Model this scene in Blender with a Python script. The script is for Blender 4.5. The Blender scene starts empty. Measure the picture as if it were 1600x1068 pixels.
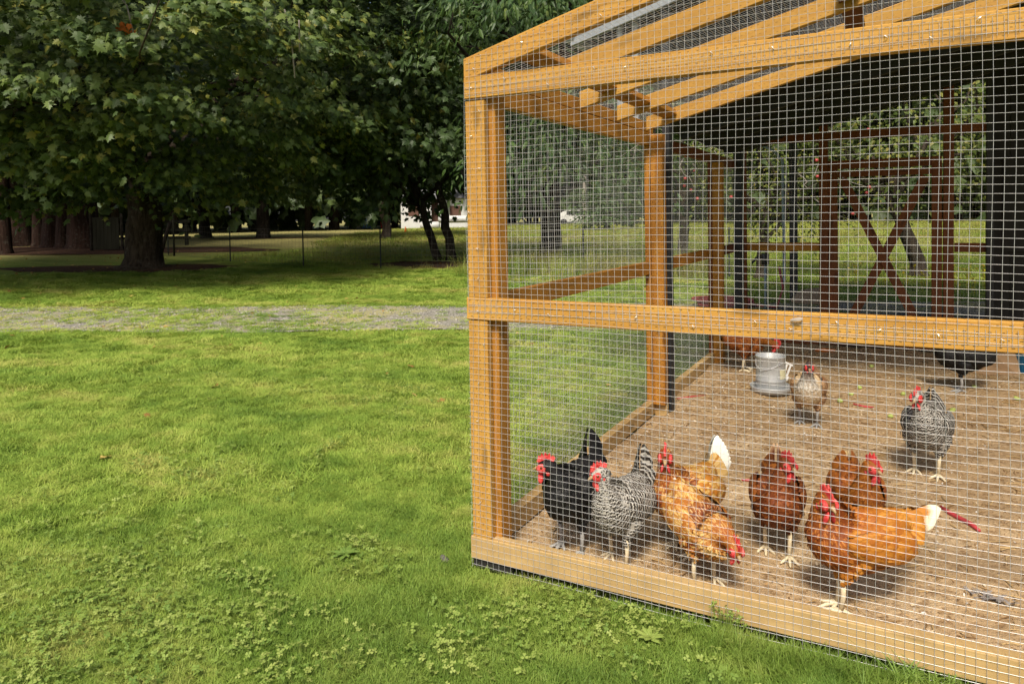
import bpy, math, random
import numpy as np
from mathutils import Vector, Matrix
rnd = random.Random(7)
NR = np.random.default_rng(11)
R_ = math.radians
SC = bpy.context.scene
COL = SC.collection

# ------------------------------------------------------------------ camera
cam = bpy.data.cameras.new('camera')
cam.sensor_width = 36.0
cam.lens = 25.06
cam.shift_y = -0.1024
cam.clip_start = 0.05
cam.clip_end = 2000
cam_ob = bpy.data.objects.new('camera', cam)
COL.objects.link(cam_ob)
def _camrot(y, p, r):
    cy, sy, cp, sp, cr, sr = math.cos(y), math.sin(y), math.cos(p), math.sin(p), math.cos(r), math.sin(r)
    f = Vector((sy * cp, cy * cp, -sp)); rt = Vector((cy, -sy, 0)); d = f.cross(rt)
    return (cr * rt + sr * d, -sr * rt + cr * d, f)
_r, _d, _f = _camrot(-0.491829, 0.0282245, 0.0163727)
cam_ob.matrix_world = Matrix(((_r.x, -_d.x, -_f.x, 0), (_r.y, -_d.y, -_f.y, 0), (_r.z, -_d.z, -_f.z, 1.46), (0, 0, 0, 1)))
SC.camera = cam_ob

# ------------------------------------------------------------------ light
SUN_DIR = Vector((0.20, -0.72, 0.92)).normalized()      # towards the sun
SUN_EL = math.asin(SUN_DIR.z)
world = bpy.data.worlds.new('World'); SC.world = world; world.use_nodes = True
wt = world.node_tree
sky = wt.nodes.new('ShaderNodeTexSky'); sky.sky_type = 'NISHITA'; sky.sun_disc = False
sky.sun_elevation = SUN_EL; sky.sun_rotation = math.atan2(SUN_DIR.x, SUN_DIR.y)
sky.air_density = 1.0; sky.dust_density = 4.5; sky.ozone_density = 0.3
bg = wt.nodes['Background']; bg.inputs['Strength'].default_value = 0.088
wt.links.new(sky.outputs[0], bg.inputs['Color'])
sun = bpy.data.lights.new('sun', 'SUN'); sun.energy = 2.75; sun.angle = R_(12.0); sun.color = (1.0, 0.93, 0.80)
sun_ob = bpy.data.objects.new('sun', sun); COL.objects.link(sun_ob)
sun_ob.rotation_euler = SUN_DIR.to_track_quat('Z', 'Y').to_euler()
SC.view_settings.view_transform = 'Standard'
SC.view_settings.look = 'None'
SC.view_settings.exposure = 0.86
SC.view_settings.gamma = 1.0
SC.render.engine = 'CYCLES'
SC.cycles.max_bounces = 6
SC.cycles.diffuse_bounces = 3
SC.cycles.glossy_bounces = 2
SC.cycles.transmission_bounces = 3
SC.cycles.transparent_max_bounces = 4
SC.cycles.use_denoising = True

# ------------------------------------------------------------------ helpers
class NB:
    """small node builder around one principled material"""
    def __init__(s, name, rough=0.8, spec=0.3):
        s.m = bpy.data.materials.new(name); s.m.use_nodes = True
        s.t = s.m.node_tree; s.b = s.t.nodes['Principled BSDF']
        s.b.inputs['Roughness'].default_value = rough
        s.b.inputs['Specular IOR Level'].default_value = spec
    def n(s, typ, ins=None, **props):
        nd = s.t.nodes.new('ShaderNode' + typ)
        for k, v in props.items(): setattr(nd, k, v)
        for k, v in (ins or {}).items(): s.put(nd.inputs[k], v)
        return nd
    def put(s, sock, v):
        if isinstance(v, bpy.types.NodeSocket): s.t.links.new(v, sock)
        else: sock.default_value = v
    def math(s, op, a, b=0.0, c=0.0):
        nd = s.n('Math', operation=op); s.put(nd.inputs[0], a); s.put(nd.inputs[1], b); s.put(nd.inputs[2], c)
        return nd.outputs[0]
    def mix(s, fac, a, b, blend='MIX'):
        nd = s.n('Mix', data_type='RGBA', blend_type=blend)
        s.put(nd.inputs[0], fac)
        s.put(nd.inputs[6], a if not isinstance(a, tuple) else (*a[:3], 1)); s.put(nd.inputs[7], b if not isinstance(b, tuple) else (*b[:3], 1))
        return nd.outputs[2]
    def ramp(s, fac, stops, interp='LINEAR'):
        nd = s.n('ValToRGB'); cr = nd.color_ramp; cr.interpolation = interp
        while len(cr.elements) > 1: cr.elements.remove(cr.elements[-1])
        for i, (p, c) in enumerate(stops):
            e = cr.elements[0] if i == 0 else cr.elements.new(p)
            e.position = p; e.color = (*c, 1) if isinstance(c, tuple) else (c, c, c, 1)
        s.put(nd.inputs[0], fac); return nd.outputs[0]
    def noise(s, vec, scale, detail=3.0, rough=0.55, dist=0.0):
        nd = s.n('TexNoise', {'Scale': scale, 'Detail': detail, 'Roughness': rough, 'Distortion': dist})
        if vec is not None: s.put(nd.inputs['Vector'], vec)
        return nd.outputs[0]
    def scale(s, vec, sc, loc=(0, 0, 0), rot=(0, 0, 0)):
        nd = s.n('Mapping', {'Scale': sc, 'Rotation': rot}); s.put(nd.inputs['Vector'], vec)
        s.put(nd.inputs['Location'], loc); return nd.outputs[0]
    def obj(s): return s.n('TexCoord').outputs['Object']
    def pos(s): return s.n('NewGeometry').outputs['Position']
    def uv(s): return s.n('TexCoord').outputs['UV']
    def attr(s, name): return s.n('Attribute', attribute_name=name).outputs['Fac']
    def rand(s): return s.n('ObjectInfo').outputs['Random']
    def color(s, c): s.put(s.b.inputs['Base Color'], c if not isinstance(c, tuple) else (*c[:3], 1))
    def bump(s, h, strength=0.4, dist=0.01):
        nd = s.n('Bump', {'Strength': strength, 'Distance': dist}); s.put(nd.inputs['Height'], h)
        s.t.links.new(nd.outputs[0], s.b.inputs['Normal'])
    def translucent(s, color, fac):
        tr = s.n('BsdfTranslucent'); s.put(tr.inputs['Color'], color if not isinstance(color, tuple) else (*color[:3], 1))
        mx = s.n('MixShader'); s.put(mx.inputs[0], fac)
        s.t.links.new(s.b.outputs[0], mx.inputs[1]); s.t.links.new(tr.outputs[0], mx.inputs[2])
        s.t.links.new(mx.outputs[0], s.t.nodes['Material Output'].inputs['Surface'])

def mesh_np(name, V, F, uv=None, attrs=None, smooth=False):
    """mesh from numpy: V (n,3); F a list of (m,k) index arrays; uv per loop (sum m*k, 2)"""
    me = bpy.data.meshes.new(name)
    V = np.asarray(V, dtype=np.float32)
    Fs = [np.asarray(f, dtype=np.int32) for f in (F if isinstance(F, list) else [F]) if len(f)]
    loops = np.concatenate([f.ravel() for f in Fs])
    tot = np.concatenate([np.full(len(f), f.shape[1], dtype=np.int32) for f in Fs])
    start = np.concatenate([[0], np.cumsum(tot)[:-1]]).astype(np.int32)
    me.vertices.add(len(V)); me.vertices.foreach_set('co', V.ravel())
    me.loops.add(len(loops)); me.loops.foreach_set('vertex_index', loops)
    me.polygons.add(len(tot)); me.polygons.foreach_set('loop_start', start)
    me.polygons.foreach_set('loop_total', tot)
    me.polygons.foreach_set('use_smooth', np.full(len(tot), bool(smooth), dtype=bool))
    if uv is not None:
        l = me.uv_layers.new(name='UVMap'); l.data.foreach_set('uv', np.asarray(uv, dtype=np.float32).ravel())
    for k, a in (attrs or {}).items():
        at = me.attributes.new(k, 'FLOAT', 'POINT'); at.data.foreach_set('value', np.asarray(a, dtype=np.float32))
    me.update(calc_edges=True)
    return me

def link(name, me, mat=None, parent=None, loc=None, **props):
    o = bpy.data.objects.new(name, me); COL.objects.link(o)
    if mat is not None and me is not None and len(me.materials) == 0: me.materials.append(mat)
    if parent is not None: o.parent = parent
    if loc is not None: o.location = loc
    for k, v in props.items(): o[k] = v
    return o
def thing(name, label, cat, loc=(0, 0, 0), rz=0.0, group=None):
    o = bpy.data.objects.new(name, None); COL.objects.link(o); o.empty_display_size = 0.1
    o.location = loc; o.rotation_euler = (0, 0, rz); o['label'] = label; o['category'] = cat
    if group: o['group'] = group
    return o

class MB:
    """collects simple solids into one mesh"""
    def __init__(s): s.v = []; s.f = {}; s.nv = 0
    def add(s, V, F):
        V = np.asarray(V, dtype=float); s.v.append(V)
        for f in F: s.f.setdefault(len(f), []).append([i + s.nv for i in f])
        s.nv += len(V); return s
    def tube(s, pts, rad, seg=8, cap=True):
        P = np.asarray(pts, dtype=float); n = len(P)
        r = np.full(n, rad) if np.isscalar(rad) else np.asarray(rad, dtype=float)
        T = np.gradient(P, axis=0); T /= np.linalg.norm(T, axis=1)[:, None] + 1e-12
        u = np.cross(T[0], [0, 0, 1.0]);
        if np.linalg.norm(u) < 1e-3: u = np.cross(T[0], [0, 1.0, 0])
        V = []
        a = np.arange(seg) * 2 * math.pi / seg
        for i in range(n):
            u = u - T[i] * (u @ T[i]); u /= np.linalg.norm(u) + 1e-12; w = np.cross(T[i], u)
            V.append(P[i] + r[i] * (np.cos(a)[:, None] * u + np.sin(a)[:, None] * w))
        F = []
        for i in range(n - 1):
            for k in range(seg):
                k2 = (k + 1) % seg
                F.append((i * seg + k, i * seg + k2, (i + 1) * seg + k2, (i + 1) * seg + k))
        if cap: F += [tuple(range(seg))[::-1], tuple((n - 1) * seg + k for k in range(seg))]
        return s.add(np.concatenate(V), F)
    def box(s, lo, hi, c=0.0):
        x0, y0, z0 = lo; x1, y1, z1 = hi
        V = [(x0, y0, z0), (x1, y0, z0), (x1, y1, z0), (x0, y1, z0), (x0, y0, z1), (x1, y0, z1), (x1, y1, z1), (x0, y1, z1)]
        return s.add(V, [(0, 3, 2, 1), (4, 5, 6, 7), (0, 1, 5, 4), (1, 2, 6, 5), (2, 3, 7, 6), (3, 0, 4, 7)])
    def ell(s, c, r, seg=12, rings=8, M=None):
        V = [(0, 0, -1)]; F = []
        for i in range(1, rings):
            t = -math.pi / 2 + math.pi * i / rings
            for k in range(seg):
                a = 2 * math.pi * k / seg; V.append((math.cos(t) * math.cos(a), math.cos(t) * math.sin(a), math.sin(t)))
        V.append((0, 0, 1)); L = len(V) - 1
        for k in range(seg):
            k2 = (k + 1) % seg
            F.append((0, 1 + k2, 1 + k)); F.append((L, L - seg + k, L - seg + k2))
            for i in range(rings - 2): F.append((1 + i * seg + k, 1 + i * seg + k2, 1 + (i + 1) * seg + k2, 1 + (i + 1) * seg + k))
        V = np.array(V, dtype=float) * np.asarray(r, dtype=float)
        if M is not None: V = V @ np.asarray(M, dtype=float).T
        return s.add(V + np.asarray(c, dtype=float), F)
    def mesh(s, name, smooth=False):
        return mesh_np(name, np.concatenate(s.v), [np.array(f) for f in s.f.values()], smooth=smooth)
    def build(s, name, mat, parent=None, smooth=False, **props):
        return link(name, s.mesh(name, smooth), mat, parent, **props)

def beam(name, p0, p1, side, w, t, mat, parent, ch=0.003, plumb=0.0, **props):
    """a timber from p0 to p1 with its own local frame (x along), width w along 'side', thickness t across it; eased edges"""
    p0 = Vector(p0); p1 = Vector(p1); x = (p1 - p0); L = x.length; x.normalize()
    y = Vector(side); y = (y - x * x.dot(y)).normalized(); z = x.cross(y)
    hw, ht = w / 2, t / 2
    sec = [(hw, -ht + ch), (hw, ht - ch), (hw - ch, ht), (-hw + ch, ht), (-hw, ht - ch), (-hw, -ht + ch), (-hw + ch, -ht), (hw - ch, -ht)]
    n = max(2, int(L / 0.35) + 1); V = []; F = []
    amp = 0.0012
    ph = rnd.random() * 6
    for i in range(n):
        q = L * i / (n - 1); e = amp * math.sin(q * 3.1 + ph)
        V += [(q + (a * plumb if i in (0, n - 1) else 0), a + e, b + e * 0.6) for a, b in sec]
    for i in range(n - 1):
        for k in range(8):
            k2 = (k + 1) % 8; F.append((i * 8 + k, i * 8 + k2, (i + 1) * 8 + k2, (i + 1) * 8 + k))
    F += [tuple(range(8))[::-1], tuple((n - 1) * 8 + k for k in range(8))]
    mb = MB().add(V, F)
    o = mb.build(name, mat, parent, **props)
    o.matrix_basis = Matrix(((x.x, y.x, z.x, p0.x), (x.y, y.y, z.y, p0.y), (x.z, y.z, z.z, p0.z), (0, 0, 0, 1)))
    return o

def gh(x, y):
    """height of the ground: level round the run, rising gently towards the trees"""
    d = np.hypot(x, y); t = np.clip((d - 12) / 30, 0, 1)
    return 0.55 * t * t * (3 - 2 * t)

def replicate(TV, TF, M, O, TUV=None):
    """copies of a small template: TV (n,3), TF (m,k), M (K,3,3), O (K,3)"""
    K = len(O); n = len(TV)
    V = np.einsum('kij,nj->kni', M, TV) + O[:, None, :]
    F = (TF[None] + (np.arange(K) * n)[:, None, None]).reshape(-1, TF.shape[1])
    uv = None if TUV is None else np.tile(TUV[TF.ravel()], (K, 1))
    return V.reshape(-1, 3), F, uv
def rotz(a):
    c, s = np.cos(a), np.sin(a); Z = np.zeros_like(a); O = np.ones_like(a)
    return np.stack([np.stack([c, -s, Z], -1), np.stack([s, c, Z], -1), np.stack([Z, Z, O], -1)], -2)
def frames(xd, nd):
    """(K,3,3) frames: column x = direction xd, column z close to nd"""
    x = xd / (np.linalg.norm(xd, axis=1)[:, None] + 1e-9)
    z = nd - x * np.sum(nd * x, 1)[:, None]; z /= np.linalg.norm(z, axis=1)[:, None] + 1e-9
    y = np.cross(z, x)
    return np.stack([x, y, z], -1)
def scatter_gn(name, pts, rot, scl, idx, templates, mat, **props):
    """uncountable small stuff: one object that instances templates on points (rotation and size per point)"""
    me = bpy.data.meshes.new(name); me.vertices.add(len(pts)); me.vertices.foreach_set('co', np.asarray(pts, dtype=np.float32).ravel())
    at = me.attributes.new('rotv', 'FLOAT_VECTOR', 'POINT'); at.data.foreach_set('vector', np.asarray(rot, dtype=np.float32).ravel())
    at = me.attributes.new('sclv', 'FLOAT_VECTOR', 'POINT'); at.data.foreach_set('vector', np.asarray(scl, dtype=np.float32).ravel())
    at = me.attributes.new('pick', 'INT', 'POINT'); at.data.foreach_set('value', np.asarray(idx, dtype=np.int32))
    o = link(name, me, None, **props)
    c = bpy.data.collections.new(name + '_forms')
    for i, tm in enumerate(templates):
        if len(tm.materials) == 0: tm.materials.append(mat)
        c.objects.link(bpy.data.objects.new('%s_form_%02d' % (name, i), tm))
    ng = bpy.data.node_groups.new(name, 'GeometryNodeTree')
    ng.interface.new_socket('Geometry', in_out='INPUT', socket_type='NodeSocketGeometry')
    ng.interface.new_socket('Geometry', in_out='OUTPUT', socket_type='NodeSocketGeometry')
    N = ng.nodes.new; L = ng.links.new
    gi, go = N('NodeGroupInput'), N('NodeGroupOutput')
    ci = N('GeometryNodeCollectionInfo'); ci.inputs['Collection'].default_value = c
    ci.inputs['Separate Children'].default_value = True; ci.inputs['Reset Children'].default_value = True
    ip = N('GeometryNodeInstanceOnPoints'); ip.inputs['Pick Instance'].default_value = True
    def na(nm, dt):
        a = N('GeometryNodeInputNamedAttribute'); a.data_type = dt; a.inputs['Name'].default_value = nm; return a.outputs[0]
    er = N('FunctionNodeEulerToRotation')
    L(gi.outputs[0], ip.inputs['Points']); L(ci.outputs[0], ip.inputs['Instance'])
    L(na('pick', 'INT'), ip.inputs['Instance Index']); L(na('rotv', 'FLOAT_VECTOR'), er.inputs[0]); L(er.outputs[0], ip.inputs['Rotation'])
    L(na('sclv', 'FLOAT_VECTOR'), ip.inputs['Scale']); L(ip.outputs[0], go.inputs[0])
    md = o.modifiers.new('scatter', 'NODES'); md.node_group = ng
    return o
# ------------------------------------------------------------------ materials of the run
def wood_mat(name, base, dark, dash=True, dirt=0.0, rough=0.62):
    b = NB(name, rough, 0.25)
    oc = b.obj(); sp = b.n('SeparateXYZ', {0: oc}); r = b.rand()
    off = b.n('CombineXYZ', {0: b.math('MULTIPLY', r, 37.0), 1: b.math('MULTIPLY', r, 11.0), 2: b.math('MULTIPLY', r, 5.0)}).outputs[0]
    g = b.noise(b.scale(oc, (1.6, 26, 26), off), 1.0, 4, 0.6, 0.6)
    g2 = b.noise(b.scale(oc, (7, 160, 160), off), 1.0, 2, 0.5)
    c = b.mix(b.ramp(g, [(0.36, 0.0), (0.64, 1.0)]), dark, base)
    c = b.mix(b.math('MULTIPLY', b.ramp(g2, [(0.35, 1.0), (0.62, 0.0)]), 0.35), c, dark)
    blot = b.noise(b.scale(oc, (3.5, 9, 9), off), 1.0, 3, 0.6)
    c = b.mix(b.math('MULTIPLY', b.ramp(blot, [(0.38, 1.0), (0.58, 0.0)]), 0.5), c, tuple(x * 0.72 for x in dark))
    # knots
    vo = b.n('TexVoronoi', {'Scale': 1.0, 'Randomness': 1.0}, feature='F1', voronoi_dimensions='2D')
    kv = b.n('CombineXYZ', {0: b.math('ADD', b.math('MULTIPLY', sp.outputs[0], 1.7), b.math('MULTIPLY', r, 31.0)), 1: b.math('ADD', b.math('MULTIPLY', b.math('ADD', sp.outputs[1], sp.outputs[2]), 7.0), b.math('ADD', b.math('MULTIPLY', r, 17.0), b.math('MULTIPLY', b.noise(oc, 9.0, 2), .25)))}).outputs[0]
    b.put(vo.inputs['Vector'], kv)
    kn = b.ramp(vo.outputs['Distance'], [(0.045, 1.0), (0.075, 0.75), (0.13, 0.0)])
    c = b.mix(b.math('MULTIPLY', kn, 0.75), c, tuple(x * 0.28 for x in dark))
    hgt = g2
    if dash:      # the short slits pressed into treated timber
        row = b.math('MULTIPLY', b.math('ADD', b.math('ADD', sp.outputs[1], sp.outputs[2]), 0.5), 46.0)
        fl = b.math('FLOOR', row); fy = b.math('FRACT', row)
        xx = b.math('ADD', b.math('MULTIPLY', sp.outputs[0], 31.0), b.math('MULTIPLY', fl, 0.413))
        xx = b.math('ADD', xx, b.math('MULTIPLY', b.noise(oc, 40.0, 1.0), 0.5))
        m = b.math('MULTIPLY', b.math('LESS_THAN', b.math('FRACT', xx), 0.26), b.math('LESS_THAN', b.math('ABSOLUTE', b.math('SUBTRACT', fy, 0.5)), 0.085))
        c = b.mix(b.math('MULTIPLY', m, 0.85), c, tuple(x * 0.2 for x in dark))
    if dirt:
        dn = b.noise(b.pos(), 9.0, 4, 0.65)
        c = b.mix(b.math('MULTIPLY', b.ramp(dn, [(0.42, 0.0), (0.7, 1.0)]), dirt), c, (0.16, 0.10, 0.045))
    c = b.mix(b.math('MULTIPLY', r, 0.6), c, tuple(x * 0.74 for x in base))
    b.color(c); b.bump(hgt, 0.25, 0.002)
    return b.m
WOOD = wood_mat('golden_stained_timber', (0.52, 0.290, 0.062), (0.41, 0.195, 0.034))
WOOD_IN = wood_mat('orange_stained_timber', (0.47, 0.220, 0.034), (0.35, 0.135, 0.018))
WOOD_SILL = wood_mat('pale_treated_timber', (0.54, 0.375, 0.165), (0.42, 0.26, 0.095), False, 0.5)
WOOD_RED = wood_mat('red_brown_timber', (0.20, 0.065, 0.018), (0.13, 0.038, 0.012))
b = NB('galvanised_wire', 0.42, 0.5); b.color((0.56, 0.56, 0.55)); b.b.inputs['Metallic'].default_value = 0.35
gn_ = b.noise(b.pos(), 30.0, 2); b.color(b.mix(gn_, (0.36, 0.355, 0.35), (0.62, 0.615, 0.61))); WIRE = b.m
b = NB('bright_staple_steel', 0.3, 0.5); b.color((0.75, 0.74, 0.72)); b.b.inputs['Metallic'].default_value = 0.6; STAPLE = b.m
b = NB('black_painted_steel', 0.55, 0.4); b.color(b.mix(b.noise(b.pos(), 12.0, 4), (0.010, 0.010, 0.011), (0.022, 0.023, 0.025))); BLACKSTEEL = b.m
b = NB('grey_sheet_metal', 0.5, 0.4); b.color(b.mix(b.noise(b.pos(), 3.0, 4), (0.20, 0.22, 0.24), (0.30, 0.32, 0.34))); b.b.inputs['Metallic'].default_value = 0.3; GREYMETAL = b.m
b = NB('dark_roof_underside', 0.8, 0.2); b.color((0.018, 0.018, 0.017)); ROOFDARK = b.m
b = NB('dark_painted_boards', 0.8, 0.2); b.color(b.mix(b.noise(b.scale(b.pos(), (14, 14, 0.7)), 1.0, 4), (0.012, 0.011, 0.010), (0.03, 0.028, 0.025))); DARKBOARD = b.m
b = NB('pale_blue_pipe', 0.5, 0.4); b.color((0.22, 0.28, 0.32)); PIPE = b.m

# ------------------------------------------------------------------ the chicken run
RX0, RX1, RY0, RY1 = -1.55, 1.75, 2.5, 8.2
SL = 0.2575
def roof_z(x): return 2.109 + SL * (x - RX0)          # top of the rafters
run = thing('chicken_run', 'golden timber chicken run with sloping roof and wire mesh on all its sides', 'chicken run', (0, 0, 0))
run.location = (RX0, RY0, 0)
_off = Vector((-RX0, -RY0, 0))
def wbeam(name, p0, p1, side, w, t, mat=WOOD, ch=0.003, parent=None, **k):
    return beam(name, Vector(p0) + _off, Vector(p1) + _off, side, w, t, mat, parent or run, ch, **k)
Y1 = RY0 + 0.019        # centre of the front layer of boards (38 mm thick)
# front: corner board, set-back post, header, mid rail, sill
wbeam('post', (-1.504, Y1, 0.137), (-1.504, Y1, 1.036), (1, 0, 0), 0.089, 0.038)
wbeam('post', (-1.504, Y1, 1.133), (-1.504, Y1, 1.934), (1, 0, 0), 0.089, 0.038)
wbeam('post', (-1.476, 2.586, 0.03), (-1.476, 2.586, 2.02), (1, 0, 0), 0.089, 0.09, WOOD_IN)
wbeam('post', (1.70, Y1 + 0.065, 0.03), (1.70, Y1 + 0.065, 2.9), (1, 0, 0), 0.089, 0.089)
header = wbeam('header', (-1.552, Y1, 1.989), (1.75, Y1, 1.989), (0, 0, 1), 0.089, 0.038)
rail = wbeam('rail', (-1.556, Y1, 1.0845), (1.75, Y1, 1.0845), (0, 0, 1), 0.091, 0.038)
sill = wbeam('sill', (-1.556, Y1 + 0.006, 0.088), (1.75, Y1 + 0.006, 0.093), (0, 0, 1), 0.094, 0.052, WOOD_SILL)
wbeam('block', (-1.55, Y1 + 0.008, 0.02), (-1.37, Y1 + 0.008, 0.02), (0, 0, 1), 0.04, 0.038, DARKBOARD)
# sloping front board: cut flush with the wall at its low end
barge = wbeam('barge_board', (-1.551, Y1, roof_z(-1.551) - 0.046), (1.9, Y1, roof_z(1.9) - 0.046), (0, 0, 1), 0.0885, 0.037, plumb=SL)
# rafters parallel to the front
for y in (2.97, 3.55, 4.135, 4.715):
    wbeam('rafter', (-1.478, y + .019, roof_z(-1.478) - 0.052), (1.9, y + .019, roof_z(1.9) - 0.052), (0, 0, 1), 0.0885, 0.037, WOOD, plumb=SL)
# blocking laid flat between the rafters, two lines of it
ys = [2.538, 2.97, 3.55, 4.135, 4.715]
for xc in (-1.315, -0.175, 0.95):
    for a, c in zip(ys[:-1], ys[1:]):
        a2 = a + (0.038 if a > 2.6 else 0.0) + 0.001
        wbeam('blocking', (xc, a2, roof_z(xc) - 0.042), (xc, c - 0.001, roof_z(xc) - 0.042), (1, 0, SL), 0.089, 0.038, WOOD_IN if xc < -1 else WOOD_RED)
# left wall: plates, rail, sill, posts
wbeam('top_plate', (-1.526, 2.541, 1.984), (-1.526, 4.955, 1.984), (0, 0, 1), 0.088, 0.045, WOOD_IN)
wbeam('top_plate', (-1.526, 2.541, 2.066), (-1.526, 4.955, 2.066), (0, 0, 1), 0.069, 0.043, WOOD_IN)
wbeam('top_plate', (-1.526, 5.05, 1.984), (-1.526, 8.2, 1.984), (0, 0, 1), 0.088, 0.045, WOOD_RED)
wbeam('rail', (-1.527, 2.635, 1.0845), (-1.527, 4.86, 1.0845), (0, 0, 1), 0.089, 0.036, WOOD_IN)
wbeam('rail', (-1.527, 4.955, 1.0845), (-1.527, 6.80, 1.0845), (0, 0, 1), 0.089, 0.036, WOOD_IN)
wbeam('rail', (-1.527, 6.90, 1.0845), (-1.527, 8.18, 1.0845), (0, 0, 1), 0.089, 0.036, WOOD_RED)
wbeam('sill', (-1.522, 2.56, 0.094), (-1.522, 4.93, 0.094), (0, 0, 1), 0.092, 0.052, WOOD_SILL)
wbeam('sill', (-1.522, 4.932, 0.094), (-1.522, 8.16, 0.094), (0, 0, 1), 0.092, 0.052, WOOD_SILL)
wbeam('post', (-1.455, 4.905, 0.125), (-1.455, 4.905, 2.02), (1, 0, 0), 0.085, 0.088, WOOD_IN)
wbeam('post', (-1.522, 4.905, 0.142), (-1.522, 4.905, 1.938), (1, 0, 0), 0.042, 0.088, WOOD_IN)
wbeam('block', (-1.455, 4.925, 0.0), (-1.455, 4.925, 0.120), (1, 0, 0), 0.085, 0.05, WOOD_SILL)
wbeam('post', (-1.527, 6.85, 0.142), (-1.527, 6.85, 1.938), (1, 0, 0), 0.040, 0.088, WOOD_RED)
wbeam('post', (-1.460, 6.85, 0.04), (-1.460, 6.85, 1.938), (1, 0, 0), 0.09, 0.088, WOOD_IN)
wbeam('post', (-1.49, 8.18, 0.0), (-1.49, 8.18, 2.15), (1, 0, 0), 0.11, 0.07, WOOD_RED)
# back wall with a cross-braced door
for xa, xb in ((-1.435, -0.695), (0.525, 0.80)):
    wbeam('rail', (xa, 8.22, 1.088), (xb, 8.22, 1.088), (0, 0, 1), 0.089, 0.036, WOOD_IN if xa < 0 else WOOD_RED)
    wbeam('sill', (xa, 8.22, 0.09), (xb, 8.22, 0.09), (0, 0, 1), 0.092, 0.045, WOOD_RED)
for x, w in ((-0.652, 0.086), (0.475, 0.089)):
    wbeam('post', (x, 8.22, 0.0), (x, 8.22, roof_z(x) - 0.15 + 0.25), (1, 0, 0), w, 0.089, WOOD_RED)
wbeam('header', (-1.435, 8.181, 2.245), (0.80, 8.181, 2.245), (0, 0, 1), 0.086, 0.036, WOOD_RED)
wbeam('post', (0.812, 8.19, 0.0), (0.812, 8.19, 2.7), (1, 0, 0), 0.06, 0.089, BLACKSTEEL)
door = MB(); 
dr = wbeam('door', (-0.562, 8.20, 0.06), (-0.562, 8.20, 1.99), (1, 0, 0), 0.089, 0.036, WOOD_RED)
dinv = dr.matrix_basis.inverted()
def dpart(name, p0, p1, side, w, t):
    o = beam(name, Vector(p0) + _off, Vector(p1) + _off, side, w, t, WOOD_RED, dr)
    o.matrix_basis = dinv @ o.matrix_basis
    return o
dpart('door_stile', (0.375, 8.20, 0.06), (0.375, 8.20, 1.99), (1, 0, 0), 0.089, 0.036)
dpart('door_rail', (-0.516, 8.20, 1.945), (0.329, 8.20, 1.945), (0, 0, 1), 0.089, 0.036)
dpart('door_rail', (-0.516, 8.20, 1.845), (0.329, 8.20, 1.845), (0, 0, 1), 0.060, 0.034)
dpart('door_rail', (-0.516, 8.20, 0.105), (0.329, 8.20, 0.105), (0, 0, 1), 0.089, 0.036)
dpart('door_brace', (-0.47, 8.180, 1.80), (0.28, 8.180, 0.17), (1, 0, 0.46), 0.088, 0.018)
dpart('door_brace', (0.28, 8.201, 1.80), (-0.47, 8.201, 0.17), (1, 0, -0.46), 0.088, 0.018)
# back wall roof edge and shaded solid roof over the rear half
V = []; F = []
nc = 44
for i in range(nc + 1):
    x = -1.58 + 3.5 * i / nc; z = roof_z(x) + 0.02 + (0.012 if i % 2 else 0.0)
    V += [(x, 5.02, z), (x, 8.42, z)]
for i in range(nc): F.append((2 * i, 2 * i + 2, 2 * i + 3, 2 * i + 1))
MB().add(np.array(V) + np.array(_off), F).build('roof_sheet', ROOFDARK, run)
for y in (5.6, 6.4, 7.2):
    wbeam('rafter', (-1.478, y, roof_z(-1.478) - 0.046), (1.9, y, roof_z(1.9) - 0.046), (0, 0, 1), 0.0885, 0.037, BLACKSTEEL)

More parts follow.
